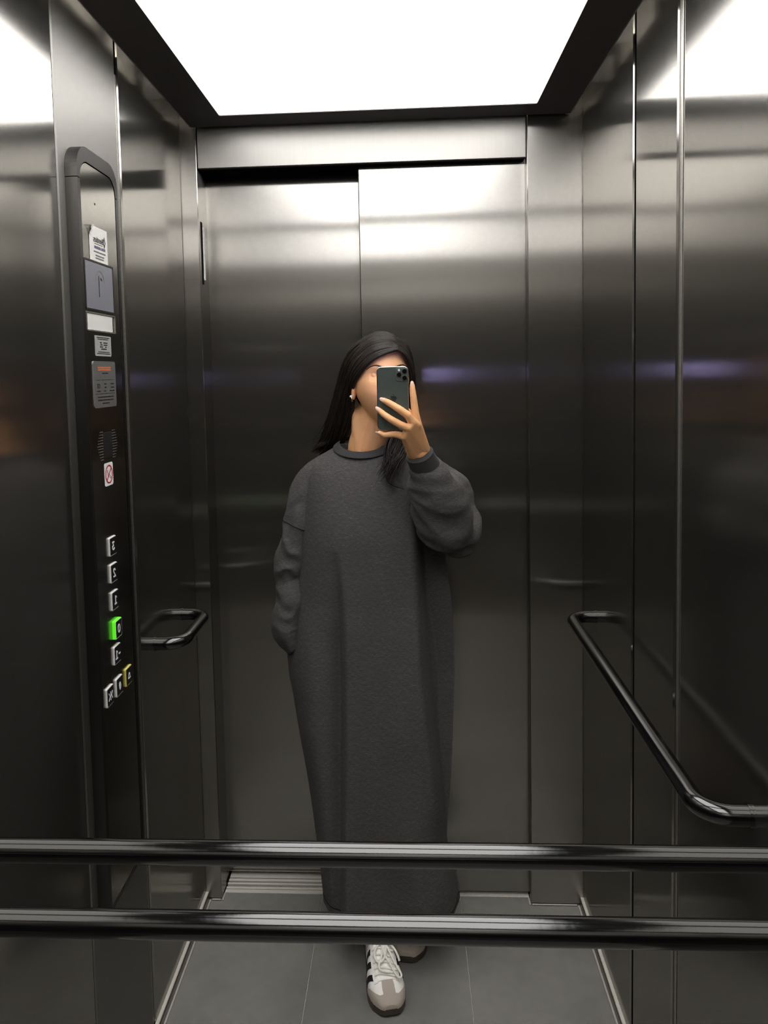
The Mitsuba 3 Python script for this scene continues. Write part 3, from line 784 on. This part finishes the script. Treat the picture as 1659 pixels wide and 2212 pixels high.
for z in zr:
    a, b = float(fxl(z)), float(fxr(z))
    mid, half = (a + b) / 2, (b - a) / 2
    hem = max(0.0, 1 - (z - ZHEM) / 0.012)
    xf = mid + half * sf * (1 - 0.03 * hem)
    yf = np.minimum(front_depth(xf, sf, z), YSIDE(z) + 0.012 + 0 * xf)
    yf = yf + 0.006 * hem
    xb = mid + half * sb
    yb = YSIDE(z) + 0.01 + (2.165 - YSIDE(z)) * (1 - np.abs(sb) ** 2.6) - 0.02 * np.clip((z - 1.0) / 0.3, 0, 1) * (1 - np.abs(sb) ** 2.6)
    zf = z + 0.0 * xf
    if z < ZHEM + 0.06:                                     # the hem lifts and curls on the right
        k = 1 - (z - ZHEM) / 0.06
        zf = zf + k * (0.030 * np.clip((xf - 0.03) / 0.08, 0, 1) ** 2 - 0.006 * np.cos(xf * 40))
    rows.append(np.vstack([np.c_[xf, yf, zf], np.c_[xb, yb, z + 0 * xb]]))
# shoulders and collar
colC = px(783, 957, 2.055); colC[2] -= 0.004
ca, cb = 0.0665, 0.068
ang = np.concatenate([np.pi * (1.5 + 0.5 * np.clip(sf, -1, 1)), np.pi * (0.5 + 0.5 * sb) ])
col = np.c_[colC[0] + ca * np.cos(ang), colC[1] + cb * np.sin(ang), colC[2] - 0.022 * np.clip(-np.sin(ang), 0, 1) + 0.012 * np.clip(np.sin(ang), 0, 1)]
A = rows[-1]
xs0, xs1 = px(661, 984, 2.07)[0], px(922, 984, 2.07)[0]
s_all = np.concatenate([sf, sb])
S = np.c_[(xs0 + xs1) / 2 + (xs1 - xs0) / 2 * s_all * 0.985, np.where(np.arange(len(s_all)) <= NF, 1.975 + 0.088 * np.abs(s_all) ** 2.5, 2.066 + 0.062 * (1 - np.abs(s_all) ** 2.5)), 1.312 + 0 * s_all]
S[:, 2] += np.where(np.arange(len(s_all)) > NF, 0.012 * (1 - np.abs(s_all) ** 2), -0.004 * (1 - np.abs(s_all) ** 2))
for t in np.linspace(0, 1, 14)[1:]:
    w = 1 - (1 - t) ** 1.0
    bow = np.sin(np.pi * t) * 0.012
    P_ = A * (1 - w) + S * w
    P_[:, 2] = A[:, 2] + (S[:, 2] - A[:, 2]) * np.sin(t * np.pi / 2)
    P_[:, 0] = A[:, 0] + (S[:, 0] - A[:, 0]) * (1 - np.cos(t * np.pi / 2))
    rows.append(P_)
for t in np.linspace(0, 1, 14)[1:]:
    P_ = S * (1 - t) + col * t
    rows.append(P_)
rows = np.array(rows)
from scipy.ndimage import gaussian_filter1d
soft = gaussian_filter1d(gaussian_filter1d(rows, 5, axis=0, mode='nearest'), 1.5, axis=1, mode='wrap')
wt = np.clip((np.arange(len(rows)) - 128) / 14.0, 0, 1) * np.clip((len(rows) - 1 - np.arange(len(rows))) / 6.0, 0, 1)
rows = rows * (1 - wt[:, None, None]) + soft * wt[:, None, None]
nr, nc = rows.shape[:2]
i, j = np.meshgrid(np.arange(nr - 1), np.arange(nc), indexing='ij')
q = np.stack([i * nc + j, i * nc + (j + 1) % nc, (i + 1) * nc + (j + 1) % nc, (i + 1) * nc + j], -1).reshape(-1, 4)
dress = trimesh.Trimesh(rows.reshape(-1, 3), np.vstack([q[:, [0, 1, 2]], q[:, [0, 2, 3]]]), process=False)
trimesh.smoothing.filter_taubin(dress, lamb=0.5, nu=0.52, iterations=6)
dv = dress.vertices.copy()
w = meshkit.fbm(dv * np.array([9, 9, 4.0]) + 3, 3, seed=4) - 0.5
w2 = meshkit.fbm(dv * np.array([26, 26, 8.0]), 2, seed=9) - 0.5
dv[:, 1] += np.where(dv[:, 1] < YC, 0.010 * w + 0.0025 * w2, 0)
dress.vertices = dv
put('person__dress', dress, 'wool', smooth=True, label='loose charcoal grey ankle-length sweatshirt dress')
tt = np.linspace(0, 2 * np.pi, 97)
ringc = np.c_[colC[0] + ca * np.cos(tt), colC[1] + cb * np.sin(tt), colC[2] + 0.001 - 0.022 * np.clip(-np.sin(tt), 0, 1) + 0.012 * np.clip(np.sin(tt), 0, 1)]
slope = np.c_[np.cos(tt) * 0.80, np.sin(tt) * 0.62, -0.62 + 0 * tt]; slope /= np.linalg.norm(slope, axis=1, keepdims=True)
upn = np.cross(np.gradient(ringc, axis=0), slope); upn /= np.linalg.norm(upn, axis=1, keepdims=True)
upn *= np.sign(upn[:, 2:3] + np.where(np.abs(upn[:, 2:3]) < 1e-9, 1, 0))
band = []
for t_ in np.linspace(0, 2 * np.pi, 17)[:-1]:
    band.append(ringc + slope * (0.0115 * np.sign(np.cos(t_)) * abs(np.cos(t_)) ** 0.8 + 0.002) + upn * (0.0020 + 0.0020 * np.sign(np.sin(t_)) * abs(np.sin(t_)) ** 0.8))
band = np.array(band)[:, :-1]
nb_, mb_ = band.shape[:2]
i, j = np.meshgrid(np.arange(nb_), np.arange(mb_), indexing='ij')
q = np.stack([i * mb_ + j, i * mb_ + (j + 1) % mb_, ((i + 1) % nb_) * mb_ + (j + 1) % mb_, ((i + 1) % nb_) * mb_ + j], -1).reshape(-1, 4)
bandm = trimesh.Trimesh(band.reshape(-1, 3), np.vstack([q[:, [0, 1, 2]], q[:, [0, 2, 3]]]), process=False)
if bandm.volume < 0:
    bandm.invert()
put('person__dress__collar', bandm, 'wool_rib', smooth=True, label='ribbed crew neck collar')
hemz = 5
hr = rows[hemz][:NF + 1].copy()
put('person__dress__hem_seam', tube(np.c_[dress.vertices[hemz * nc:hemz * nc + NF + 1]] + [0, -0.0006, 0], 0.0009, 6), 'seam_thread', smooth=True)


def cloth_tube(path, radii, squash, wrinkle, seed, n=110, sides=64, amp=0.17):
    """A sleeve: swept rings with crosswise folds."""
    c = spline(path, n)
    rr = np.interp(np.linspace(0, 1, n), np.linspace(0, 1, len(radii)), radii)
    m = tube(c, rr, sides, True)
    v = m.vertices.copy()
    cc = np.vstack([np.repeat(c, sides, axis=0), c[:1], c[-1:]])
    off = v - cc
    off[:, 1] *= squash
    t = np.concatenate([np.repeat(np.linspace(0, 1, n), sides), [0, 1]])
    ln = np.linalg.norm(np.diff(c, axis=0), axis=1).sum()
    aa = np.arctan2(off[:, 1], off[:, 0])
    qn = np.c_[t * ln * wrinkle, np.cos(aa) * 0.9 + seed, np.sin(aa) * 0.9]
    f = 1 - np.abs(2 * meshkit.fbm(qn, 2, seed=seed) - 1) * 2.2
    m.vertices = cc + off * (1 + amp * f)[:, None]
    trimesh.smoothing.filter_taubin(m, lamb=0.5, nu=0.52, iterations=4)
    return m


slL = cloth_tube([px(690, 1018, 2.07), px(667, 1042, 2.07), px(653, 1090, 2.07), px(645, 1150, 2.067), px(633, 1200, 2.062), px(626, 1240, 2.06), px(629, 1265, 2.055), px(631, 1305, 2.05), px(622, 1345, 2.045), px(627, 1376, 2.04), px(642, 1400, 2.035)],
                 [0.034, 0.034, 0.038, 0.043, 0.042, 0.041, 0.034, 0.040, 0.040, 0.037, 0.022], 1.3, 17, 3)
put('person__dress__sleeve', slL, 'wool', smooth=True)
slR = union(chain([px(905, 1010, 2.085), px(955, 1060, 2.075), px(985, 1120, 2.035), px(984, 1152, 1.985)], [0.062, 0.062, 0.054, 0.052])
            + chain([px(984, 1152, 1.985), px(962, 1130, 1.945), px(944, 1072, 1.915), px(925, 1022, 1.885)], [0.050, 0.064, 0.062, 0.044]))
slR = smoothed(slR, 0.0055, 10)
v = slR.vertices.copy(); nrm = slR.vertex_normals
axd = px(925, 1010, 1.88) - px(984, 1150, 1.98); axd /= np.linalg.norm(axd)
ta = (v - px(984, 1150, 1.98)) @ axd
side = v - np.outer(ta, axd)
f = 1 - np.abs(2 * meshkit.fbm(np.c_[ta * 17 + side[:, 0] * 10, side[:, 0] * 7, side[:, 1] * 7], 2, seed=21) - 1) * 2.2
g = meshkit.fbm(v * 30, 2, seed=5) - 0.5
slR.vertices = v + nrm * (0.015 * f + 0.005 * g)[:, None]
trimesh.smoothing.filter_taubin(slR, lamb=0.5, nu=0.52, iterations=3)
put('person__dress__sleeve_001', slR, 'wool', smooth=True)
cu = cloth_tube([px(928, 1026, 1.882), px(919, 1008, 1.868), px(910, 990, 1.852), px(906, 980, 1.845)], [0.040, 0.0365, 0.0335, 0.0325], 1.0, 4, 8, n=30, sides=72, amp=0.03)
cv = cu.vertices
put('person__dress__cuff', cu, 'wool_rib', smooth=True, label='ribbed cuff')
rg = slL.vertices[:110 * 64].reshape(110, 64, 3)
kk = int(np.argmin(np.abs(rg.mean(1)[:, 2] - px(630, 1136, 2.06)[2])))
loop = rg[kk] + (rg[kk] - rg[kk].mean(0)) * 0.006
loop[:, 2] -= 0.25 * (loop[:, 0] - loop[:, 0].mean())
put('person__dress__sleeve__seam', tube(np.vstack([loop, loop[:1]]), 0.0009, 6, False), 'seam_thread', smooth=True)

# ---------------------------------------------------------------- hair
hair_parts = []
hl = HXYZ.copy()
face_line = 0.080 - 0.45 * np.clip(np.abs(hl[:, 0] - 0.018), 0, 1)      # hairline height over the forehead
keep = ((hl[:, 2] > face_line) | (hl[:, 1] < 0.004 - 0.25 * np.clip(-hl[:, 2], 0, 1))) & (hl[:, 2] > -0.085)
keep &= ~((np.abs(hl[:, 0] - 0.022) < 0.0045) & (hl[:, 1] > -0.01) & (hl[:, 2] > 0.05))                 # scalp shows along the parting
out = hl / np.linalg.norm(hl, axis=1, keepdims=True)
lift = 0.0025 + 0.002 * np.clip((hl[:, 2] + 0.02) / 0.08, 0, 1) + 0.006 * np.clip(-hl[:, 1] / 0.08, 0, 1)
lift -= 0.002 * np.exp(-((hl[:, 0] - 0.020) / 0.006) ** 2) * (hl[:, 1] > -0.02) * (hl[:, 2] > 0.03)          # parting
hv = head_pt(*(hl + out * lift[:, None]).T)
fk = ico.faces[keep[ico.faces].all(1)]
cap_ = trimesh.Trimesh(hv, fk, process=False); cap_.remove_unreferenced_vertices()
if (cap_.face_normals * (cap_.triangles_center - HC)).sum() < 0:
    cap_.invert()
hair_parts.append(cap_)
left_front = [(857, 757, 1.925), (825, 765, 1.917), (797, 781, 1.921), (778, 805, 1.940), (767, 832, 1.978), (762, 870, 2.010), (756, 910, 2.040), (742, 945, 2.075), (727, 966, 2.10)]
left_outer = [(852, 734, 1.985), (808, 729, 1.985), (770, 745, 1.995), (746, 783, 2.015), (732, 838, 2.035), (720, 888, 2.055), (709, 928, 2.075), (697, 956, 2.095), (684, 967, 2.11)]
left_back = [(846, 731, 2.04), (815, 727, 2.05), (782, 740, 2.07), (758, 785, 2.10), (748, 845, 2.11), (740, 890, 2.11), (732, 930, 2.115), (724, 958, 2.12), (718, 985, 2.125)]
right_front = [(855, 757, 1.926), (868, 765, 1.936), (878, 785, 1.955), (884, 812, 1.980), (885, 845, 1.995), (878, 885, 1.990), (862, 925, 1.975), (845, 955, 1.962), (843, 985, 1.950), (848, 1004, 1.943), (840, 1022, 1.936)]
right_outer = [(850, 734, 1.985), (868, 742, 1.99), (882, 768, 2.005), (889, 808, 2.02), (891, 850, 2.025), (889, 900, 2.01), (885, 945, 1.985), (880, 975, 1.962), (868, 992, 1.945), (853, 1006, 1.936), (842, 1024, 1.930)]
right_back = [(850, 731, 2.04), (864, 739, 2.05), (878, 765, 2.07), (886, 815, 2.09), (888, 865, 2.09), (884, 915, 2.09), (876, 950, 2.10), (870, 970, 2.11), (866, 990, 2.12)]
G = {k: spline(np.array([px(*p) for p in g]), 26) for k, g in (('lf', left_front), ('lo', left_outer), ('lb', left_back), ('rf', right_front), ('ro', right_outer), ('rb', right_back))}
hr_ = np.random.default_rng(11)


def strands(a, b, n, r0, r1, jitter, seed_end=0.02, lo=0.0, hi=1.0, thick=0.004):
    for _ in range(n):
        u = hr_.uniform(lo, hi)
        base = G[a] * (1 - u) + G[b] * u
        ph = hr_.normal(0, 1, 3) * jitter
        k = np.linspace(0, 1, len(base))[:, None]
        pts = base + ph * np.minimum(1, 3 * k) + hr_.normal(0, 1, 3) * seed_end * k ** 3
        c = spline(pts, 44)
        loc = np.stack([(c - HC) @ hx, (c - HC) @ hf, (c - HC) @ hz], -1)
        ax_ = np.array([0.0765, 0.097, 0.1175]) + thick * hr_.uniform(0, 1)
        rq = np.linalg.norm(loc / ax_, axis=1)
        sc = np.where((rq < 1) & (loc[:, 2] > -0.02), 1 / np.maximum(rq, 0.3), 1.0)
        loc = loc * sc[:, None]
        c = head_pt(loc[:, 0], loc[:, 1], loc[:, 2])
        c[1:-1] = (c[:-2] + 2 * c[1:-1] + c[2:]) / 4
        t = np.linspace(0, 1, 44)
        rad = np.interp(t, [0, 0.1, 0.75, 1], [r0 * 0.7, r0, r0 * 0.9, r1])
        hair_parts.append(tube(c, rad * hr_.uniform(0.7, 1.2), 7, True))


strands('lf', 'lo', 150, 0.0048, 0.0006, 0.0022, 0.006)
strands('lo', 'lb', 70, 0.0055, 0.0006, 0.003, 0.006)
strands('rf', 'ro', 90, 0.0042, 0.0004, 0.0022, 0.008)
strands('ro', 'rb', 40, 0.0050, 0.0006, 0.003, 0.006)
strands('lf', 'lo', 130, 0.0012, 0.0003, 0.0042, 0.012)
strands('rf', 'ro', 90, 0.0010, 0.0002, 0.004, 0.014)
# loose curls on the chest and a stray hair
for tip in ([(862, 985, 1.953), (848, 1004, 1.938), (836, 1020, 1.929), (837, 1034, 1.924), (852, 1042, 1.922)], [(872, 975, 1.955), (860, 998, 1.938), (845, 1012, 1.930), (838, 1024, 1.925), (842, 1036, 1.922)],
            [(866, 985, 1.95), (846, 1010, 1.930), (835, 1027, 1.924), (843, 1044, 1.920), (862, 1052, 1.918), (872, 1056, 1.917)]):
    for _ in range(12):
        j_ = hr_.normal(0, 0.0020, 3)
        hair_parts.append(tube(spline(np.array([px(*p) for p in tip]) + j_, 30), np.linspace(0.0014, 0.0002, 30), 6))
# wisps over the left shoulder
for _ in range(26):
    a = hr_.uniform(0, 1)
    p0 = np.array([(712 + 16 * a, 930, 2.07), (700 + 16 * a, 952, 2.075), (680 + 22 * a, 963 + 2 * a, 2.075)])
    hair_parts.append(tube(spline(np.array([px(*p) for p in p0]) + hr_.normal(0, 0.002, 3), 16), np.linspace(0.0022, 0.0003, 16), 6))
put('person__hair', cat(*hair_parts), 'hair', smooth=True, label='long straight dark hair parted on one side')

# ---------------------------------------------------------------- phone
def on_phone(mesh, x, y, z):
    m = to_tri(mesh).copy(); m.apply_translation([x, y, z]); m.apply_transform(PM)
    return m


scene['phone_glass'] = {'type': 'principled', 'base_color': {'type': 'rgb', 'value': [0.062, 0.076, 0.072]}, 'roughness': 0.32, 'specular': 0.5}
scene['phone_metal'] = {'type': 'roughconductor', 'material': 'none', 'alpha': 0.18, 'specular_reflectance': {'type': 'rgb', 'value': [0.50, 0.51, 0.50]}}
scene['lens_black'] = {'type': 'principled', 'base_color': {'type': 'rgb', 'value': [0.004, 0.004, 0.005]}, 'roughness': 0.06, 'specular': 0.6}
scene['logo_dark'] = {'type': 'principled', 'base_color': {'type': 'rgb', 'value': [0.022, 0.028, 0.027]}, 'roughness': 0.2, 'specular': 0.5}
rr0 = round_rect(PW, PH, 0.0105, 8)
frame_ = cat(plate(rr0, 0.0040, 0.0016))
bk = plate(rr0, 0.0040, 0.0016); bk.apply_transform(np.diag([1, 1, -1, 1.0])); bk.invert()
put('smartphone__frame', on_phone(to_tri(to_man(plate(rr0, 0.0039, 0.0015)) + to_man(bk)), 0, 0, 0), 'phone_metal', smooth=35)
put('smartphone__back_glass', on_phone(plate(rr0.buffer(-0.0013), 0.0008, 0.0004), 0, 0, 0.0037), 'phone_glass', smooth=35, label='dark grey green glass back')
mod = plate(round_rect(0.0290, 0.0305, 0.0075), 0.0016, 0.0006)
mx, my = 0.0212, 0.0548
put('smartphone__camera_module', on_phone(mod, mx, my, 0.0043), 'phone_glass', smooth=35, label='raised square with three lenses and a flash')
rimm = round_rect(0.0298, 0.0313, 0.0079).difference(round_rect(0.0290, 0.0305, 0.0075))
put('smartphone__camera_module__rim', on_phone(trimesh.creation.extrude_polygon(rimm, 0.0012, engine='earcut'), mx, my, 0.0043), 'phone_metal')
for n_, (lx, ly) in enumerate(((-0.0062, -0.0003), (0.0062, 0.0072), (0.0062, -0.0078))):
    cyl = trimesh.creation.cylinder(0.0060, 0.0022, sections=36); put(f"smartphone__camera_module__{num('lens_ring', n_)}", on_phone(cyl, mx + lx, my + ly, 0.0064), 'phone_metal', smooth=35)
    cyl = trimesh.creation.cylinder(0.0052, 0.0024, sections=36); put(f"smartphone__camera_module__{num('lens', n_)}", on_phone(cyl, mx + lx, my + ly, 0.0066), 'lens_black', smooth=35)
fl = trimesh.creation.cylinder(0.0027, 0.0008, sections=24); put('smartphone__camera_module__flash', on_phone(fl, mx - 0.0062, my + 0.0102, 0.0061), 'button_white', smooth=35)
apple = sg.Point(-0.0028, 0).buffer(0.0052).union(sg.Point(0.0028, 0).buffer(0.0052)).union(sg.Polygon([(-0.0066, -0.0012), (0.0066, -0.0012), (0.0032, -0.0078), (-0.0032, -0.0078)]).buffer(0.0012)).difference(sg.Point(-0.0096, 0.0008).buffer(0.0042))
leaf = sg.Point(-0.0012, 0.0062).buffer(0.0030).intersection(sg.Point(0.0018, 0.0092).buffer(0.0030))
put('smartphone__emblem', on_phone(cat(*[trimesh.creation.extrude_polygon(g, 0.0002, engine='earcut') for g in (apple, leaf)]), 0.0005, 0.001, 0.00455), 'logo_dark', label='dark glossy fruit emblem')
scr = plate(rr0.buffer(-0.0022), 0.0004)
scene['smartphone__screen'] = ply(on_phone(scr, 0, 0, -0.0045), 'lens_black', emitter={'type': 'area', 'radiance': {'type': 'rgb', 'value': [0.05, 0.045, 0.06]}})
scene['smartphone__screen__picture'] = ply(on_phone(cat(trimesh.creation.box([0.064, 0.024, 0.0003], trimesh.transformations.translation_matrix([0, 0.010, 0])), trimesh.creation.box([0.064, 0.010, 0.0003], trimesh.transformations.translation_matrix([0, -0.013, 0]))), 0, 0.046, -0.00475), 'lens_black', emitter={'type': 'area', 'radiance': {'type': 'rgb', 'value': [5.6, 5.0, 11.0]}})
tag('smartphone', 'dark grey green smartphone with three lenses held up in front of the face', 'phone')

# ---------------------------------------------------------------- shoes
for n_, c_, r_ in (('shoe_white', [0.82, 0.81, 0.785], 0.45), ('shoe_suede', [0.42, 0.37, 0.325], 0.9), ('shoe_black', [0.012, 0.012, 0.012], 0.5), ('shoe_lace', [0.78, 0.77, 0.72], 0.8), ('shoe_blue', [0.02, 0.035, 0.16], 0.5)):
    scene[n_] = twosided({'type': 'principled', 'base_color': {'type': 'rgb', 'value': c_}, 'roughness': r_, 'specular': 0.35})
scene['gum_rubber'] = twosided({'type': 'principled', 'base_color': {'type': 'rgb', 'value': [0.045, 0.035, 0.028]}, 'roughness': 0.35, 'specular': 0.5})
LS = 0.235


def shoe(key, origin, yaw, mirror, laces):
    """Local: y from heel (0) to toe (LS), x to the right, z up."""
    cs, sn = math.cos(yaw), math.sin(yaw)
    mxx = -1 if mirror else 1

    def W(p):
        p = np.asarray(p, float)
        X_, Y_ = p[..., 0] * mxx, -p[..., 1]
        return np.stack([origin[0] + X_ * cs - Y_ * sn, origin[1] + X_ * sn + Y_ * cs, p[..., 2]], -1)

    yk = np.array([0.0, 0.01, 0.03, 0.06, 0.10, 0.14, 0.175, 0.202, 0.222, 0.2315, 0.235])
    lk = np.array([-0.004, -0.021, -0.030, -0.033, -0.037, -0.045, -0.047, -0.042, -0.030, -0.021, -0.013])   # left edge
    rk = np.array([0.004, 0.021, 0.030, 0.032, 0.035, 0.043, 0.046, 0.042, 0.032, 0.023, 0.015])
    L_, R_ = PchipInterpolator(yk, lk), PchipInterpolator(yk, rk)
    ys = LS * (1 - np.cos(np.linspace(0, np.pi, 60))) / 2
    outline = sg.Polygon(np.vstack([np.c_[L_(ys), ys], np.c_[R_(ys), ys][::-1]]))

    def add(part, mesh, mat, smooth=35, label=None):
        m = mesh.copy(); m.vertices = W(m.vertices)
        if m.is_watertight and m.volume < 0:
            m.invert()
        put(f'{key}__{part}', m, mat, smooth=smooth, label=label)

    outline = outline.buffer(-0.012, quad_segs=24).buffer(0.012, quad_segs=24)
    so = plate(outline.simplify(0.0002), 0.0212)
    v = so.vertices.copy()
    v[:, 2] += np.clip((v[:, 1] - 0.18) / 0.055, 0, 1) ** 2 * 0.006 * (v[:, 2] < 0.01)
    so.vertices = v
    add('sole', so, 'gum_rubber', label='dark gum sole')
    hk = PchipInterpolator([0, 0.02, 0.055, 0.09, 0.115, 0.155, 0.19, 0.215, 0.226, 0.2315, 0.2352], [0.084, 0.088, 0.086, 0.106, 0.098, 0.076, 0.058, 0.046, 0.038, 0.0335, 0.0295])

    def surf(y, v, off=0.0):
        """Upper at length y, v from -1 (left foot edge) over 0 (ridge) to 1 (right)."""
        y = np.asarray(y, float); v = np.asarray(v, float)
        a = v * np.pi / 2
        l, r = L_(y) * 0.965, R_(y) * 0.965
        mid, half = (l + r) / 2, (r - l) / 2
        h = hk(y) - 0.0195
        e = np.clip(0.62 + 1.1 * (0.13 - y), 0.55, 0.8)
        xx = mid + (half + off) * np.sign(np.sin(a)) * np.abs(np.sin(a)) ** 0.85
        zz = 0.0195 + (h + off) * np.abs(np.cos(a)) ** e
        return np.stack([xx, y + off * np.clip((y - 0.195) / 0.04, 0, 1) - 0.0015 * np.clip((y - 0.195) / 0.04, 0, 1), zz], -1)

    def patch(ya, yb, va, vb, off, nu=18, nv=18):
        """A shell of the upper between ya(v)..yb(v), va..vb (arrays allowed through functions of t)."""
        s, t = np.meshgrid(np.linspace(0, 1, nu), np.linspace(0, 1, nv), indexing='ij')
        v0, v1 = va(s), vb(s)
        vv = v0 + (v1 - v0) * t
        y0, y1 = ya(vv), yb(vv)
        yy = y0 + (y1 - y0) * s
        top, bot = surf(yy, vv, off).reshape(-1, 3), surf(yy, vv, off - 0.0022).reshape(-1, 3)
        ix = np.arange(nu * nv).reshape(nu, nv)
        qq = np.stack([ix[:-1, :-1], ix[1:, :-1], ix[1:, 1:], ix[:-1, 1:]], -1).reshape(-1, 4)
        edge = np.concatenate([ix[0, :], ix[1:, -1], ix[-1, -2::-1], ix[-2:0:-1, 0]])
        n0 = nu * nv
        e2 = np.roll(edge, -1)
        fs = [qq[:, [0, 1, 2]], qq[:, [0, 2, 3]], qq[:, [0, 2, 1]] + n0, qq[:, [0, 3, 2]] + n0, np.stack([edge, e2 + n0, e2], 1), np.stack([edge, edge + n0, e2 + n0], 1)]
        return trimesh.Trimesh(np.vstack([top, bot]), np.vstack(fs), process=False)

    c_ = lambda k: (lambda q_: k + 0 * np.asarray(q_))
    # upper with an opening at the ankle
    yy, vv = np.meshgrid(np.linspace(0.0005, LS - 0.0010, 80), np.linspace(-1, 1, 49), indexing='ij')
    top = surf(yy, vv)
    ix = np.arange(top.shape[0] * top.shape[1]).reshape(top.shape[:2])
    qq = np.stack([ix[:-1, :-1], ix[1:, :-1], ix[1:, 1:], ix[:-1, 1:]], -1).reshape(-1, 4)
    cen = (yy[:-1, :-1].ravel() + yy[1:, 1:].ravel()) / 2, (vv[:-1, :-1].ravel() + vv[1:, 1:].ravel()) / 2
    qq = qq[~((cen[0] > 0.016) & (cen[0] < 0.084) & (np.abs(cen[1]) < 0.45))]
    add('upper', trimesh.Trimesh(top.reshape(-1, 3), np.vstack([qq[:, [0, 1, 2]], qq[:, [0, 2, 3]]]), process=False), 'shoe_white', smooth=True)
    # suede toe with its tongue-shaped bar
    def ub(v):
        a_ = np.abs(v)
        s_ = np.clip((a_ - 0.13) / 0.12, 0, 1)
        return LS - 0.052 + 0.033 * s_ * s_ * (3 - 2 * s_) * (1 - 1.5 * np.clip((a_ - 0.38) / 0.62, 0, 1) ** 1.5)

    fv = np.linspace(-1, 1, 41)
    edge_ = surf(LS - 0.0004 + 0 * fv, fv, 0.0014)
    low_ = edge_.copy(); low_[:, 2] = 0.0195 + (edge_[:, 2] - 0.0195) * 0.4; low_[:, 1] += 0.0012 * np.cos(fv * np.pi / 2)
    base_ = edge_.copy(); base_[:, 2] = 0.0195
    wall_v = np.vstack([edge_, low_, base_]); a_ = np.arange(40)
    wall_f = np.vstack([np.stack(t_, 1) for k_ in (0, 41) for t_ in ((a_ + k_, a_ + k_ + 1, a_ + k_ + 42), (a_ + k_, a_ + k_ + 42, a_ + k_ + 41))])
    add('toe_cap', cat(patch(ub, c_(LS - 0.0004), c_(-1.0), c_(1.0), 0.0014, 26, 96), trimesh.Trimesh(wall_v, wall_f, process=False)), 'shoe_suede', smooth=40, label='beige grey suede toe')
    for n_, y0 in enumerate((LS - 0.140, LS - 0.112, LS - 0.084)):
        for sgn in (-1, 1):
            k = n_ * 2 + (sgn > 0)
            lo_, hi_ = (-0.98, -0.46) if sgn < 0 else (0.46, 0.98)
            sl = lambda v, y0=y0: y0 + 0.036 * (1 - np.abs(v))
            add(num('stripe', k), patch(sl, lambda v, sl=sl: sl(v) + 0.0135, c_(lo_), c_(hi_), 0.0012, 5, 14), 'shoe_black', smooth=40)
    add('heel_tab', patch(c_(0.001), c_(0.022), c_(-0.5), c_(0.5), 0.0014, 8, 16), 'shoe_black', smooth=40)
    tg = patch(c_(LS - 0.142), c_(LS - 0.046), c_(-0.30), c_(0.30), 0.0022, 20, 12)
    add('tongue', tg, 'shoe_white', smooth=40)
    add('tongue_label', patch(c_(LS - 0.140), c_(LS - 0.124), c_(-0.20), c_(0.20), 0.0042, 6, 8), 'shoe_blue', smooth=40, label='dark blue tongue label')
    for sgn in (-1, 1):
        add(num('eyelet_flap', sgn > 0), patch(c_(LS - 0.130), c_(LS - 0.044), c_(0.30 * sgn if sgn > 0 else -0.47), c_(0.47 if sgn > 0 else -0.30), 0.0020, 16, 8), 'shoe_white', smooth=40)
    if laces:
        n_ = 0
        for i_ in range(6):
            y0 = LS - 0.118 + 0.0128 * i_
            vs = np.linspace(-0.34, 0.34, 16)
            add(num('lace', n_), tube(surf(y0 + 0.004 * np.sin(vs * 6), vs, 0.0050), 0.0024, 8), 'shoe_lace', smooth=True); n_ += 1
        def on(pts, h):
            return np.array([surf(a_, b_, h_)[()] for (a_, b_), h_ in zip(pts, h)])
        for pts in ([(0.117, 0.02), (0.131, -0.17), (0.149, -0.22), (0.162, -0.12), (0.149, 0.03), (0.131, 0.06), (0.117, 0.02)], [(0.121, 0.06), (0.144, 0.02), (0.169, 0.12), (0.195, 0.32), (0.191, 0.40), (0.169, 0.28), (0.137, 0.14), (0.119, 0.05)],
                    [(0.117, 0.06), (0.127, 0.22), (0.143, 0.40), (0.151, 0.52)], [(0.117, -0.02), (0.144, -0.02), (0.174, -0.14), (0.181, -0.02), (0.181, 0.16)]):
            h = 0.008 + 0.005 * np.sin(np.linspace(0, np.pi, len(pts)))
            add(num('lace', n_), tube(spline(on(pts, h), 50), 0.0027, 8), 'shoe_lace', smooth=True); n_ += 1


shoe('person__shoe', (-0.109, 1.998), math.radians(12), False, True)
shoe('person__shoe_001', (0.003, 2.173), math.radians(-6), True, True)
for n_, a_ in enumerate((ankA, ankB)):
    put('person__' + num('sock', n_), tube([a_ + cm(0, 0.006, -0.03), a_ + cm(0, 0.003, 0.03), a_ + cm(0.0, 0.012, 0.07), a_ + cm(0.0, 0.02, 0.10)], [0.034, 0.033, 0.034, 0.036], 28), 'shoe_lace', smooth=40)
tag('person__shoe', 'white trainer with black stripes and grey toe'); tag('person__shoe_001', 'white trainer with black stripes and grey toe')
tag('person', 'person in a long charcoal dress and white trainers holding a phone before the face', 'person')
